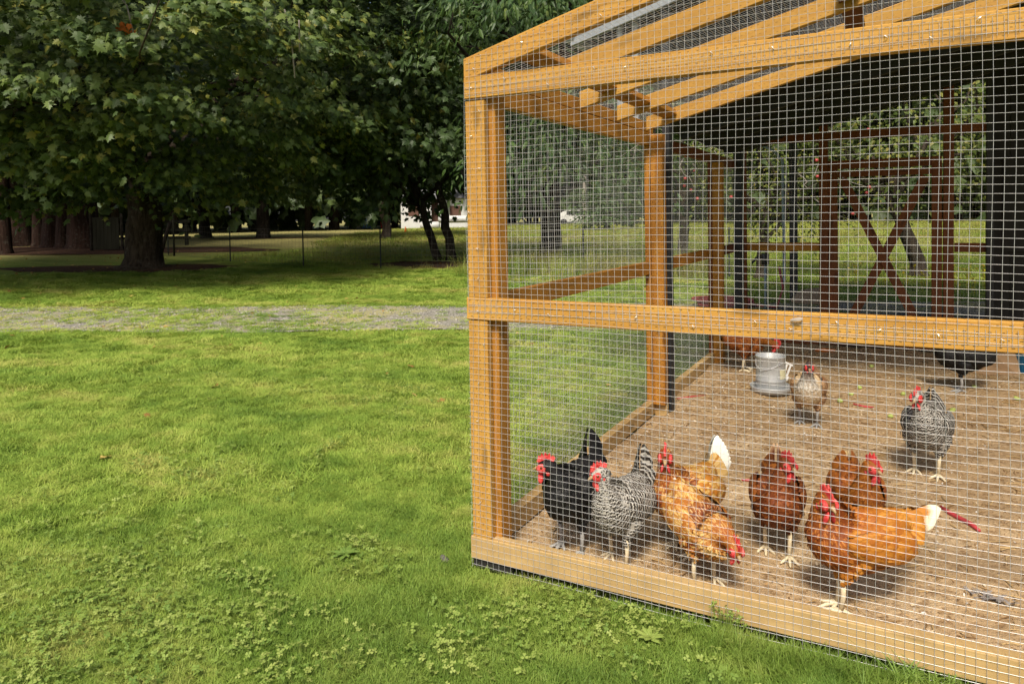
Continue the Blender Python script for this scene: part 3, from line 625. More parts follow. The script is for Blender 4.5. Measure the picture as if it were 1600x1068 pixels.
def hen(label, loc, yaw, mat, H=(.145, 0, .385), hyaw=0.0, hpitch=-6.0, tail=(48, .125, .9), scale=1.0, legm=None, legs=((.03, .055), (-.01, -.055)), dense=1.75, comb=1.0, fluff=1.0, dip=0.0):
    root = thing('hen', label, 'hen', (loc[0], loc[1], loc[2] if len(loc) > 2 else float(floor_h(loc[0], loc[1])) + .001 + .018 * scale), R_(yaw), 'hens inside the chicken run')
    root.scale = (scale,) * 3
    legm = legm or LEG_PALE
    tb = np.array((-.165, 0, .285))
    st = [((-.190, 0, .305), (.014, .018)), ((-.165, 0, .283), (.044, .048)), ((-.115, 0, .252), (.074, .080)), ((-.05, 0, .226), (.093, .102)), ((.02, 0, .220), (.097, .107)), ((.072, 0, .230), (.087, .100))]
    if dip:      # bird leaning forward: lower the front, raise the rear
        st = [((p[0] * math.cos(dip) + (p[2] - .22) * math.sin(dip), 0, .22 + (p[2] - .22) * math.cos(dip) - p[0] * math.sin(dip)), r) for p, r in st]
    H = np.array(H, float)
    last = np.array(st[-1][0]); P0 = last + np.array((.034, 0, .030)); C = P0 + (np.array((.022, 0, .070)) if H[2] > .3 else np.array((.05, 0, .015)))
    st.append((tuple(P0), (.068, .076)))
    for t, r in ((.28, .052), (.55, .039), (.82, .031), (1.0, .027)):
        st.append((tuple((1 - t) ** 2 * P0 + 2 * t * (1 - t) * C + t * t * H), (r, r * 1.03)))
    P, RR, Ltot = resample([p for p, r in st], [r for p, r in st], 54)
    T = np.gradient(P, axis=0); T /= np.linalg.norm(T, axis=1)[:, None]
    lat = np.array((0, 1.0, 0)); seg = 28; th = np.arange(seg) * 2 * math.pi / seg; Lf = []
    for i in range(len(P)):
        lat = lat - T[i] * (lat @ T[i]); lat /= np.linalg.norm(lat); Lf.append(lat.copy())
    Lf = np.array(Lf); Uf = np.cross(T, Lf)
    S = P[:, None] + RR[:, None, :1] * np.cos(th)[None, :, None] * Lf[:, None] + RR[:, None, 1:] * np.sin(th)[None, :, None] * Uf[:, None]
    HS = 1.38
    Rh = np.array(Matrix.Rotation(R_(hyaw), 3, 'Z') @ Matrix.Rotation(R_(-hpitch), 3, 'Y')) * HS
    hd = Rh[:, 0]
    # body: torso, neck, head and thighs grown together into one surface
    mb = MB()
    n, sg = S.shape[:2]; F = [(i * sg + k, i * sg + (k + 1) % sg, (i + 1) * sg + (k + 1) % sg, (i + 1) * sg + k) for i in range(n - 1) for k in range(sg)]
    F += [tuple(range(sg))[::-1], tuple((n - 1) * sg + k for k in range(sg))]
    mb.add(S.reshape(-1, 3), F)
    hc = H + hd * .010 + np.array((0, 0, .004))
    mb.ell(hc, (.031, .0215, .0245), 16, 10, Rh)
    knees = []
    for (lx, ly) in legs:
        hip = np.array((.0 + lx * .3, ly * 1.05, .185)); kn = np.array((.012 + lx * .75, ly * 1.08, .098)); knees.append(kn)
        mb.tube([hip, hip * .55 + kn * .45, kn + (0, 0, .004)], [.058 * fluff, .046 * fluff, .014], 12)
    me0 = mb.mesh('hen_form'); tmp = bpy.data.objects.new('hen_form', me0); COL.objects.link(tmp)
    md = tmp.modifiers.new('grow', 'REMESH'); md.mode = 'VOXEL'; md.voxel_size = 0.008; md.use_smooth_shade = True
    ms = tmp.modifiers.new('soften', 'SMOOTH'); ms.iterations = 3
    dg = bpy.context.evaluated_depsgraph_get(); dg.update()
    me = bpy.data.meshes.new_from_object(tmp.evaluated_get(dg)); bpy.data.objects.remove(tmp)
    me.materials.clear()
    nv = len(me.vertices); co = np.empty(nv * 3, np.float32); me.vertices.foreach_get('co', co); co = co.reshape(-1, 3)
    ii = np.argmin(((co[:, None] - P[None]) ** 2).sum(2), 1)
    for nm, val in (('s', ii / (n - 1.0)), ('r', NR.random(nv) * .6), ('ln', np.full(nv, .03)), ('k', np.zeros(nv))):
        at = me.attributes.new(nm, 'FLOAT', 'POINT'); at.data.foreach_set('value', np.asarray(val, np.float32))
    body = link('body', me, mat, root)
    # plumage over torso and neck
    dS = np.gradient(S, axis=0); dT = np.roll(S, -1, 1) - np.roll(S, 1, 1)
    NN = np.cross(dT, dS); NN /= np.linalg.norm(NN, axis=2)[..., None] + 1e-9
    cen = S - P[:, None]; sgn = np.sign((NN * cen).sum(2)); NN *= sgn[..., None]
    O, D, N_, L, W, SS, K = [], [], [], [], [], [], []
    arc = 0.006
    while arc < Ltot - .006:
        sN = arc / Ltot; fi = sN * (n - 1); i0 = int(fi); fr = fi - i0; i1 = min(i0 + 1, n - 1)
        ln = float(np.interp(sN, [0, .15, .45, .62, .75, .88, 1], [.040, .044, .042, .034, .032, .022, .013])) / dense ** .5
        wd = ln * float(np.interp(sN, [0, .5, .66, 1], [.62, .66, .56, .55]))
        rad = (RR[i0].mean() * (1 - fr) + RR[i1].mean() * fr); cnt = max(7, int(2 * math.pi * rad / (wd * .62)))
        a0 = rnd.random() * 6
        for k in range(cnt):
            a = (a0 + 2 * math.pi * (k + rnd.uniform(-.2, .2)) / cnt) % (2 * math.pi); ka = a / (2 * math.pi) * sg; k0 = int(ka) % sg
            p = S[i0, k0] * (1 - fr) + S[i1, k0] * fr; k1 = (k0 + 1) % sg; q = S[i0, k1] * (1 - fr) + S[i1, k1] * fr; fk = ka - int(ka)
            pt = p * (1 - fk) + q * fk; nn = NN[i0, k0]; dd = -dS[i0, k0]; dd = dd / np.linalg.norm(dd)
            lift = rnd.uniform(.04, .17)
            O.append(pt - nn * .002); D.append(dd + nn * lift + NR.normal(0, .10, 3)); N_.append(nn); L.append(ln * rnd.uniform(.85, 1.2)); W.append(wd * rnd.uniform(.9, 1.1)); SS.append(sN); K.append(0.0)
        arc += ln * .34
    # head: tiny feathers on crown and cheeks
    for _ in range(150):
        v = NR.normal(0, 1, 3); v /= np.linalg.norm(v)
        if v[0] > .45: continue
        nn = Rh @ v / HS; pt = hc + Rh @ (v * (.031, .0215, .0245)); dd = -hd * 1.0 + np.array((0, 0, -.25))
        O.append(pt - nn * .001); D.append(dd - nn * (dd @ nn) + nn * .12); N_.append(nn); L.append(.013); W.append(.008); SS.append(.97); K.append(0.0)
    # thigh fluff
    for kn, (lx, ly) in zip(knees, legs):
        hip = np.array((lx * .3, ly * 1.05, .185))
        for q in np.linspace(.02, 1.0, 9):
            c = hip * (1 - q) + kn * q; r = (.060 * (1 - q) + .014 * q) * fluff
            for k in range(int(7 + 16 * (1 - q))):
                a = rnd.random() * 6.28; nn = np.array((math.cos(a), math.sin(a), .15)); nn /= np.linalg.norm(nn)
                O.append(c + nn * r * .95); D.append(np.array((-.12, 0, -1)) + nn * .12 + NR.normal(0, .1, 3)); N_.append(nn); L.append(.030 * (1 - .4 * q)); W.append(.020 * (1 - .4 * q)); SS.append(.18); K.append(0.0)
    feathers('plumage', O, D, N_, L, W, SS, K, mat, root)
    # wings: folded shield of coverts with the long feathers under its rear end
    for sd in (1, -1):
        O, D, N_, L, W, SS, K = [], [], [], [], [], [], []
        wc = np.array((-.030, sd * .078, .240)); wr = np.array((.118, .036, .068)); tilt = 0.10 - dip
        Rt = np.array(Matrix.Rotation(-tilt + dip * 0, 3, 'Y'))
        for q in np.linspace(.92, -.75, 18):
            m = math.sqrt(max(0, 1 - q * q)); cn = max(3, int(11 * m) + 2)
            for k in range(cn):
                e = (k + .5 + rnd.uniform(-.25, .25)) / cn * 2 - 1
                v = np.array((q, sd * math.sqrt(max(.02, 1 - e * e)) * m, e * m)); nn = v / wr; nn /= np.linalg.norm(nn)
                dd = np.array((-1, 0, -.10)); dd = dd - nn * (dd @ nn); dd /= np.linalg.norm(dd)
                ln = .026 + .026 * (1 - q) / 1.7
                O.append(wc + Rt @ (v * wr)); D.append(Rt @ (dd + nn * .10 + NR.normal(0, .05, 3))); N_.append(Rt @ nn); L.append(ln); W.append(ln * .58); SS.append(.34); K.append(.15)
        for k in range(8):       # flight feathers
            q = k / 7; v = np.array((-.15 - .1 * q, sd * (.95 - .1 * q), -.62 + 1.0 * q * .8)); nn = np.array((0, sd * 1.0, .15))
            O.append(wc + Rt @ (v * wr)); D.append(Rt @ np.array((-1, -sd * .30, -.02 + .14 * q))); N_.append(nn); L.append(.115 - .02 * q); W.append(.026); SS.append(.30); K.append(.3)
        feathers('wing', O, D, N_, L, W, SS, K, mat, root)
    # tail: a tent of broad feathers
    if tail:
        up, tl, spread = tail; O, D, N_, L, W, SS, K = [], [], [], [], [], [], []
        tbase = P[2]
        for sd in (1, -1):
            for k in range(8):
                q = k / 7; el = R_(up + 22 - 46 * q * spread); lt = sd * (.05 + .30 * q * spread)
                d = np.array((-math.cos(el), lt, math.sin(el))); nn = np.array((math.sin(el) * .3, sd * 1.0, .45 - .3 * q))
                O.append(tbase + np.array((.012 * q, sd * (.006 + .016 * q), -.022 * q))); D.append(d); N_.append(nn); L.append(tl * (1.0 - .22 * q)); W.append(.046 - .008 * q); SS.append(.02); K.append(1.0)
            for k in range(9):       # coverts over the root of the tail
                q = k / 8; el = R_(up + 12 - 50 * q); d = np.array((-math.cos(el), sd * (.12 + .4 * q), math.sin(el)))
                O.append(P[3] + np.array((.01, sd * (.016 + .02 * q), .016 - .03 * q))); D.append(d); N_.append(np.array((math.sin(el) * .5, sd * 1.0, .6 - .4 * q))); L.append(.07); W.append(.040); SS.append(.04); K.append(.4)
        feathers('tail', O, D, N_, L, W, SS, K, mat, root)
    # legs with toes
    for (lx, ly), kn in zip(legs, knees):
        an = np.array((lx, ly, -.004)); mb = MB()
        mb.tube([kn + (0, 0, .012), kn * .5 + an * .5 + (-.006, 0, 0), an], [.0105, .0086, .0095], 9)
        for yw, ll in ((0, .062), (38, .052), (-38, .052), (172, .028)):
            d = np.array((math.cos(R_(yw)), math.sin(R_(yw)), 0))
            mb.tube([an + (0, 0, -.001), an + d * ll * .35 + (0, 0, -.003), an + d * ll * .75 + (0, 0, -.008), an + d * ll + (0, 0, -.0115), an + d * (ll + .011) + (0, 0, -.0135)], [.0085, .0074, .0066, .0052, .0014], 7)
        mb.build('leg', legm, root, True)
    # face, comb, wattles, beak, eyes
    def hp(x, y, z): return hc + Rh @ np.array((x, y, z))
    prof = [(-.020, .020), (-.024, .030), (-.016, .036), (-.012, .031), (-.007, .043), (-.001, .034), (.005, .046), (.011, .034), (.016, .042), (.021, .030), (.026, .033), (.031, .016), (.020, .012), (.0, .019)]
    V = []; mbx = MB(); np_ = len(prof)
    for sd in (1, -1): V += [hp(x, sd * (.0036 if z < .025 else .0018) + .002 * math.sin(x * 200), .006 + (z - .006) * comb if z > .02 else z) for x, z in prof]
    F = [tuple(range(np_)), tuple(np_ + k for k in range(np_))[::-1]] + [(k, np_ + k, np_ + (k + 1) % np_, (k + 1) % np_)[::-1] for k in range(np_)]
    mbx.add(V, F).build('comb', SKIN_RED, root)
    fm = MB()
    for sd in (1, -1):
        fm.ell(hp(.014, sd * .0150, .000), (.017, .0075, .0145), 12, 8, Rh)
        fm.ell(hp(-.004, sd * .0175, -.010), (.007, .0045, .010), 8, 6, Rh)
    fm.build('face_skin', SKIN_RED, root, True)
    for sd in (1, -1):
        Mw = Rh @ np.array(Matrix.Rotation(sd * .25, 3, 'X'))
        MB().ell(hp(.019, sd * .009, -.028 * (.4 + .6 * comb)), (.0085, .0045, .0165 * comb), 10, 8, Mw).build('wattle', SKIN_RED, root, True)
        MB().ell(hp(.015, sd * .0215, .005), (.0042, .0022, .0042), 8, 6, Rh).build('eye', EYE, root, True)
    MB().tube([hp(.022, 0, -.001), hp(.032, 0, -.003), hp(.039, 0, -.006), hp(.042, 0, -.011)], [.0112, .0080, .0045, .0009], 8).build('beak', BEAK, root, True)
    return root

hen('glossy black hen with red comb standing in the front corner, tail raised', (-1.205, 2.750), -92, F_BLACK, H=(.145, -.022, .362), hyaw=-70, hpitch=0, tail=(64, .145, .55), scale=1.02, legm=LEG_GREY)
hen('black and white barred hen by the front sill beside the glossy black hen', (-.985, 2.740), -101, F_BAR, H=(.125, -.004, .392), hyaw=-40, hpitch=-8, tail=(62, .150, .38), scale=.95, legs=((.045, .05), (-.02, -.06)))
hen('tan hen with upright white tail standing behind the stooping tan hen', (-.785, 2.985), -112, F_TAN, H=(.140, .010, .420), hyaw=36, hpitch=-8, tail=(46, .145, .95), scale=1.0)
hen('mottled tan hen stooping low with its head near the ground by the sill', (-.655, 2.745), -36, F_TAN2, H=(.180, .004, .205), hyaw=-14, hpitch=-26, tail=(-25, .06, .4), scale=.90, dip=.36, legs=((.02, .045), (.01, -.055)))
hen('dark mahogany hen facing out with its head turned, pale feather at the tail', (-.425, 3.080), -80, F_DARKRED, H=(.128, .022, .418), hyaw=44, hpitch=-4, tail=(64, .120, .30), scale=.94, legs=((.05, .045), (-.03, -.05)), comb=1.1)
hen('plump russet hen with head turned, half hidden behind the orange hen', (-.135, 3.310), -74, F_RED, H=(.140, .010, .395), hyaw=36, hpitch=-4, tail=(50, .07, .4), scale=.92, comb=1.15)
hen('large orange hen seen from the side with white tail tip', (-.120, 2.790), -148, F_ORANGE, H=(.130, .020, .372), hyaw=98, hpitch=-6, tail=(-8, .13, .22), scale=1.02, legs=((.075, .035), (.06, -.015)), comb=1.1)
hen('barred hen standing alone in the open middle of the earth floor', (.155, 4.400), -98, F_BAR, H=(.125, -.022, .402), hyaw=-12, hpitch=-10, tail=(50, .10, .4), scale=1.05, comb=.95)
hen('small buff hen with dark head next to the metal feeder', (-.500, 5.060), -88, F_CREAM, H=(.115, .010, .400), hyaw=10, hpitch=-10, tail=(60, .11, .35), scale=.96, legm=LEG_GREY, comb=.4)
hen('russet hen pecking behind the metal feeder, tail towards the left wall', (-1.200, 6.600), 22, F_RED, H=(.245, .0, .200), hyaw=0, hpitch=-38, tail=(38, .11, .5), scale=1.08, dip=.30)
hen('dark brown black hen in the shade beside the blue bucket', (.480, 6.570), -166, F_BLACK, H=(.140, .0, .39), hyaw=0, tail=(45, .13, .6), scale=1.15, legm=LEG_GREY)
# ------------------------------------------------------------------ trees
def leaf_mat(name, stops, trans=(0.10, 0.16, 0.015), tf=0.22, rough=0.5, spec=0.35):
    b = NB(name, rough, spec)
    r = b.math('FRACT', b.math('ADD', b.attr('r'), b.rand()))
    n = b.noise(b.pos(), 0.55, 2)
    f = b.math('ADD', b.math('MULTIPLY', r, 0.78), b.math('MULTIPLY', n, 0.25))
    c = b.ramp(f, stops)
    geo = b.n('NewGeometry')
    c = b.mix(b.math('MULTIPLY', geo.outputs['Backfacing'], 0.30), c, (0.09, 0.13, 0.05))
    b.color(c); b.translucent(b.mix(0.5, c, trans), tf)
    return b.m
def bark_mat(name, a, c_, sc=(7, 7, 1.2)):
    b = NB(name, 0.95, 0.1); p = b.pos()
    n = b.noise(b.scale(p, sc), 1.6, 5, 0.7, 0.4); m = b.noise(p, 9.0, 4, 0.65)
    b.color(b.mix(b.ramp(m, [(0.55, 0.0), (0.75, 0.5)]), b.mix(b.ramp(n, [(0.35, 0.0), (0.65, 1.0)]), a, c_), (0.13, 0.13, 0.10))); b.bump(n, 1.0, 0.05); return b.m
L_MAPLE = leaf_mat('maple_leaf', rough=.5, spec=.3, stops=[(0.0, (.026, .052, .010)), (.40, (.052, .090, .017)), (.62, (.105, .150, .030)), (.83, (.14, .18, .034)), (.87, (.30, .29, .05)), (1.0, (.34, .28, .05))])
L_DARK = leaf_mat('dark_maple_leaf', [(0.0, (.012, .030, .007)), (.5, (.026, .055, .011)), (.9, (.045, .080, .016)), (1.0, (.10, .11, .02))], tf=.15)
L_WALNUT = leaf_mat('drooping_leaf', [(0.0, (.020, .048, .012)), (.5, (.042, .085, .020)), (.88, (.075, .125, .026)), (1.0, (.20, .19, .03))])
L_APPLE = leaf_mat('apple_leaf', [(0.0, (.05, .085, .015)), (.5, (.11, .15, .025)), (.8, (.19, .20, .035)), (1.0, (.30, .24, .05))], tf=.3)
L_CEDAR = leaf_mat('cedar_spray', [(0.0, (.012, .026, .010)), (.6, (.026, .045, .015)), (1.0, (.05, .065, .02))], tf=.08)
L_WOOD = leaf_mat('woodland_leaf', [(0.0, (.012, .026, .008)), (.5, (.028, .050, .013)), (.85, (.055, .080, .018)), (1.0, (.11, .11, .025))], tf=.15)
BARK_M = bark_mat('mossy_bark', (.020, .014, .010), (.075, .058, .042)); BARK_C = bark_mat('red_cedar_bark', (.014, .008, .006), (.045, .025, .019), (6, 6, .5))  # cedar bark darkened: the shade over the row is put into its colour
BARK_D = bark_mat('dark_bark', (.010, .008, .007), (.035, .028, .022)); TWIG = bark_mat('pale_dead_twig', (.16, .14, .12), (.34, .31, .27))
_half = [(-.05, .09), (-.10, .30), (.08, .26), (.06, .48), (.22, .34), (.34, .38), (.50, .66), (.50, .36), (.50, .20), (.68, .30), (.70, .14), (.86, .10)]
_out = [(0, 0)] + _half + [(1.0, 0)] + [(x, -y) for x, y in _half[::-1]]
MAPV = np.array([(.34, 0, .02)] + [(x, y, -.22 * abs(y) - .12 * x * x + .03) for x, y in _out]); MAPF = np.array([(0, 1 + i, 1 + (i + 1) % len(_out)) for i in range(len(_out))])
LANV = np.array([(0, 0, 0), (.28, .15, -.05), (.28, 0, .02), (.28, -.15, -.05), (.66, .13, -.12), (.66, 0, -.06), (.66, -.13, -.12), (1, 0, -.24)])
LANF = np.array([(0, 2, 1), (0, 3, 2), (1, 2, 5), (1, 5, 4), (2, 3, 6), (2, 6, 5), (4, 5, 7), (5, 6, 7)])
OVV = np.array([(0, 0, 0), (.35, .30, -.05), (.4, 0, .03), (.35, -.30, -.05), (1, 0, -.08)]); OVF = np.array([(0, 2, 1), (0, 3, 2), (1, 2, 4), (2, 3, 4)])
_cl = [(0, 0)] + [(.5 + .5 * math.cos(a) * q, .45 * math.sin(a) * q) for a, q in zip(np.linspace(2.7, -2.7, 11), (1, .6, 1, .7, 1.1, .8, 1.1, .7, 1, .6, 1))]
CLV = np.array([(.45, 0, .04)] + [(x, y, -.2 * y * y - .1 * x * x) for x, y in _cl]); CLF = np.array([(0, 1 + i, 1 + (i + 1) % len(_cl)) for i in range(len(_cl))])
def leaves_at(O, D, N, size, tm):
    M = frames(D, N) * size[:, None, None]
    V, F, _ = replicate(tm[0], tm[1], M, O)
    return V, F, np.repeat(NR.random(len(O)), len(tm[0]))
def sprays(centers, outs, size, nper, lsize, flat=.35, droop=.45, jit=.45, tight=1.0):
    """clusters of leaves: centers (K,3), outward dirs (K,3), spray radius per cluster (K)"""
    K = len(centers); up = np.array((0, 0, 1.0))
    o = outs.copy(); o[:, 2] *= .3; o /= np.linalg.norm(o, axis=1)[:, None] + 1e-9; sd = np.cross(up, o)
    k = np.repeat(np.arange(K), nper); n = len(k)
    u = NR.normal(0, .55 * tight, (n, 3)); rr = size[k]
    axial = u[:, 0] * rr; latr = u[:, 1] * rr; thk = u[:, 2] * rr * flat
    P = centers[k] + o[k] * axial[:, None] + sd[k] * latr[:, None] + up * (thk - droop * .5 * (np.maximum(axial, 0) + .35 * np.abs(latr)))[:, None]
    D = o[k] * .7 - up * droop + sd[k] * (u[:, 1:2] * .8) + NR.normal(0, jit, (n, 3))
    N = up * .62 + outs[k] * .80 + NR.normal(0, jit * .95, (n, 3))
    return P, D, N, lsize * NR.uniform(.5, 1.3, n)
def limb(mb, p0, p1, r0, r1, n=7, sag=.0, wig=.12, seg=7):
    p0 = np.array(p0, float); p1 = np.array(p1, float); L = np.linalg.norm(p1 - p0); P = []
    for t in np.linspace(0, 1, n):
        q = p0 * (1 - t) + p1 * t + np.array((0, 0, sag * L * 4 * t * (1 - t)))
        if 0 < t < 1: q = q + NR.normal(0, wig * L * .12, 3)
        P.append(q)
    mb.tube(P, np.linspace(r0, r1, n), seg)
def trunk_mb(base, top, r0, r1, flare=1.5, n=9, wig=.1, seg=16):
    mb = MB(); base = np.array(base, float); top = np.array(top, float); P = []; Rr = []
    for t in np.linspace(0, 1, n):
        P.append(base * (1 - t) + top * t + (NR.normal(0, wig, 3) * (1, 1, 0) * r0 if 0 < t < 1 else 0)); Rr.append(r0 * (1 - t) + r1 * t)
    P = [np.array(base) + (0, 0, -.15)] + [P[0] + (0, 0, .05)] + [P[0] * .9 + P[1] * .1 if n > 2 else P[0]] + P[1:]; Rr = [r0 * flare * 1.1, r0 * flare] + [r0 * 1.12] + Rr[1:]
    mb.tube(P, Rr, seg)
    if seg >= 14:      # fluted bark: push the ring vertices in and out
        V = mb.v[0].reshape(-1, seg, 3); c = V.mean(1, keepdims=True)
        a = np.arange(seg); fl = 1 + .07 * np.sin(a * 2.7 + 1)[None, :, None] + .05 * NR.normal(0, 1, (1, seg, 1)) + .02 * NR.normal(0, 1, (len(V), seg, 1))
        mb.v[0] = (c + (V - c) * fl).reshape(-1, 3)
    return mb
def sub(mb, root):
    for v in mb.v: v -= np.array(root.location)
    return mb
def foliage(root, parts, mat, tm, name='foliage'):
    V, F, r = leaves_at(*parts, tm)
    me = mesh_np(name, V - np.array(root.location), F, attrs={'r': r})
    return link(name, me, mat, root, kind='stuff')
def gz(x, y): return float(ground_h(np.array(x, float), np.array(y, float)))
CAMP = np.array((0, 0, 1.46)); CR = np.array(_r); CD = np.array(_d); CF = np.array(_f)
def ellipsoid_dirs(n, zlo=-.4, zhi=1.0, arc=None):
    z = NR.uniform(zlo, zhi, n); a = NR.uniform(0, 2 * math.pi, n) if arc is None else NR.uniform(arc[0], arc[1], n); m = np.sqrt(np.maximum(0, 1 - z * z))
    return np.stack([m * np.cos(a), m * np.sin(a), z], -1)

# the great maple
mb_ = np.array((-19.13, 13.07, gz(-19.13, 13.07)))
maple = thing('maple_tree', 'great spreading maple with thick dark trunk whose low branches shade the far lawn', 'tree', tuple(mb_))
sub(trunk_mb(mb_, mb_ + (.2, .1, 3.2), .50, .42, 1.45, 12, .05, 20), maple).build('trunk', BARK_M, maple, True)
tow = math.atan2(-mb_[1], -mb_[0]); tv = np.array((math.cos(tow), math.sin(tow), 0)); sv_ = np.array((-tv[1], tv[0], 0))
def crown_pt(d, f):        # d unit dirs in crown frame (toward camera, sideways, up)
    return mb_ + (0, 0, 6.1) + tv * (d[:, :1] * 9.7 * f) + sv_ * (d[:, 1:2] * 8.4 * f) + np.array((0, 0, 1)) * (d[:, 2:] * np.where(d[:, 2:] < 0, 4.4, 8.0) * f)
for k in range(16):
    d = np.array([[math.cos(a_) * .9, math.sin(a_) * .9, z_] for a_, z_ in [(NR.uniform(-2.0, 2.0), NR.uniform(-.55, .5))]])
    m_ = MB(); e = crown_pt(d, .75)[0]; s0 = mb_ + (.1, 0, NR.uniform(1.7, 3.2)); limb(m_, s0, e, NR.uniform(.11, .2), .025, 9, NR.uniform(.0, .06), .35)
    for _ in range(4):
        t = NR.uniform(.4, .9); limb(m_, s0 * (1 - t) + e * t, crown_pt(d + NR.normal(0, .15, (1, 3)), .97)[0], .04, .008, 5, 0, .3, 5)
    sub(m_, maple).build('branch', BARK_M, maple, True)
P_, D_, N_2, S_ = [], [], [], []
def addsp(nsp, f0, f1, nper, sz, ls, arc, zlo, zhi, droop=.5):
    d = ellipsoid_dirs(nsp, zlo, zhi, arc); f = NR.uniform(f0, f1, (nsp, 1)); c = crown_pt(d, f)
    # the skirt lifts a little unevenly
    c[:, 2] = np.maximum(c[:, 2], 1.62 + .35 * np.sin(c[:, 0] * 1.3) + .25 * np.sin(c[:, 1] * 2.1) + .10 * np.maximum(0, (c - mb_) @ sv_))
    o = tv * d[:, :1] + sv_ * d[:, 1:2] + np.array((0, 0, .35)) * d[:, 2:]
    r = sprays(c, o, NR.uniform(.7, 1.25, nsp) * sz, nper, ls, droop=droop)
    for L_, q in zip((P_, D_, N_2, S_), r): L_.append(q)
addsp(210, .88, 1.07, 125, .55, .152, (-1.5, 1.5), -.86, .35)
addsp(130, .70, .90, 95, .90, .165, (-1.6, 1.6), -.9, .5)
addsp(90, .93, 1.06, 100, .60, .155, (-1.3, 1.3), -.95, -.50, .65)
addsp(90, .5, .8, 45, 1.2, .30, (-2.2, 2.2), -.7, .8)
addsp(110, .6, 1.0, 45, 1.5, .36, (1.2, 5.1), -.7, .9)
addsp(60, .85, 1.0, 50, 1.5, .34, (-1.6, 1.6), .3, .98)
P_, D_, N_2, S_ = (np.concatenate(q) for q in (P_, D_, N_2, S_))
keep = P_[:, 2] > 1.05 + .25 * np.sin(P_[:, 0] * 3.1 + P_[:, 1] * 2.2)
P_, D_, N_2, S_ = P_[keep], D_[keep], N_2[keep], S_[keep]
def in_view(P):
    v = P - CAMP; z = v @ CF; x = 800 + 1113.6 * (v @ CR) / z; y = 370.2 + 1113.6 * (v @ CD) / z
    return z, x, y
def split_leaves(root, P, D, N, S, mat, tm, count, xlim):
    """the leaves that show largest become objects of their own, the rest one mass"""
    z, x, y = in_view(P); score = np.where((z > 1) & (x > xlim[0]) & (x < xlim[1]) & (y > 0) & (y < 400), S / np.maximum(z, 1), 0)
    top = np.argsort(-score)[:count]; rest = np.ones(len(P), bool); rest[top] = False
    foliage(root, (P[rest], D[rest], N[rest], S[rest]), mat, tm)
    forms = []
    for i in range(3):
        V = tm[0].copy(); V[:, 2] += .06 * np.sin(V[:, 0] * 5 + i) + .05 * (i - 1) * V[:, 1]; m = mesh_np('leaf', V, tm[1]); m.materials.append(mat); forms.append(m)
    M = frames(D[top], N[top]) * S[top][:, None, None]; loc = np.array(root.location)
    for j in range(len(top)):
        o = link('leaf', forms[j % 3], None, root); m = M[j]; p = P[top[j]] - loc
        o.matrix_basis = Matrix(((*m[0], p[0]), (*m[1], p[1]), (*m[2], p[2]), (0, 0, 0, 1)))
dt = MB()
for pts in (((-10.2, 9.59, 5.54), (-10.3, 9.65, 5.2), (-10.19, 9.6, 4.95)), ((-9.98, 9.82, 5.38), (-9.9, 9.9, 4.75), (-9.87, 9.93, 4.12)), ((-9.8, 10.0, 5.2), (-9.8, 9.99, 4.6)), ((-11.8, 7.54, 5.66), (-11.62, 7.8, 5.2), (-11.57, 7.88, 4.72))):
    dt.tube(pts, .014, 5)
sub(dt, maple).build('dead_twigs', TWIG, maple, True)
b = NB('withered_leaf', .8, .1); b.color((.34, .10, .02))
V, F, r = leaves_at(np.array((-11.64, 7.79, 4.8)) + NR.normal(0, .07, (12, 3)), NR.normal(0, 1, (12, 3)), NR.normal(0, 1, (12, 3)), np.full(12, .11), (MAPV, MAPF))
link('withered_leaves', mesh_np('withered_leaves', V - np.array(maple.location), F, attrs={'r': r}), b.m, maple, kind='stuff')
split_leaves(maple, P_, D_, N_2, S_, L_MAPLE, (MAPV, MAPF), 300, (0, 720))

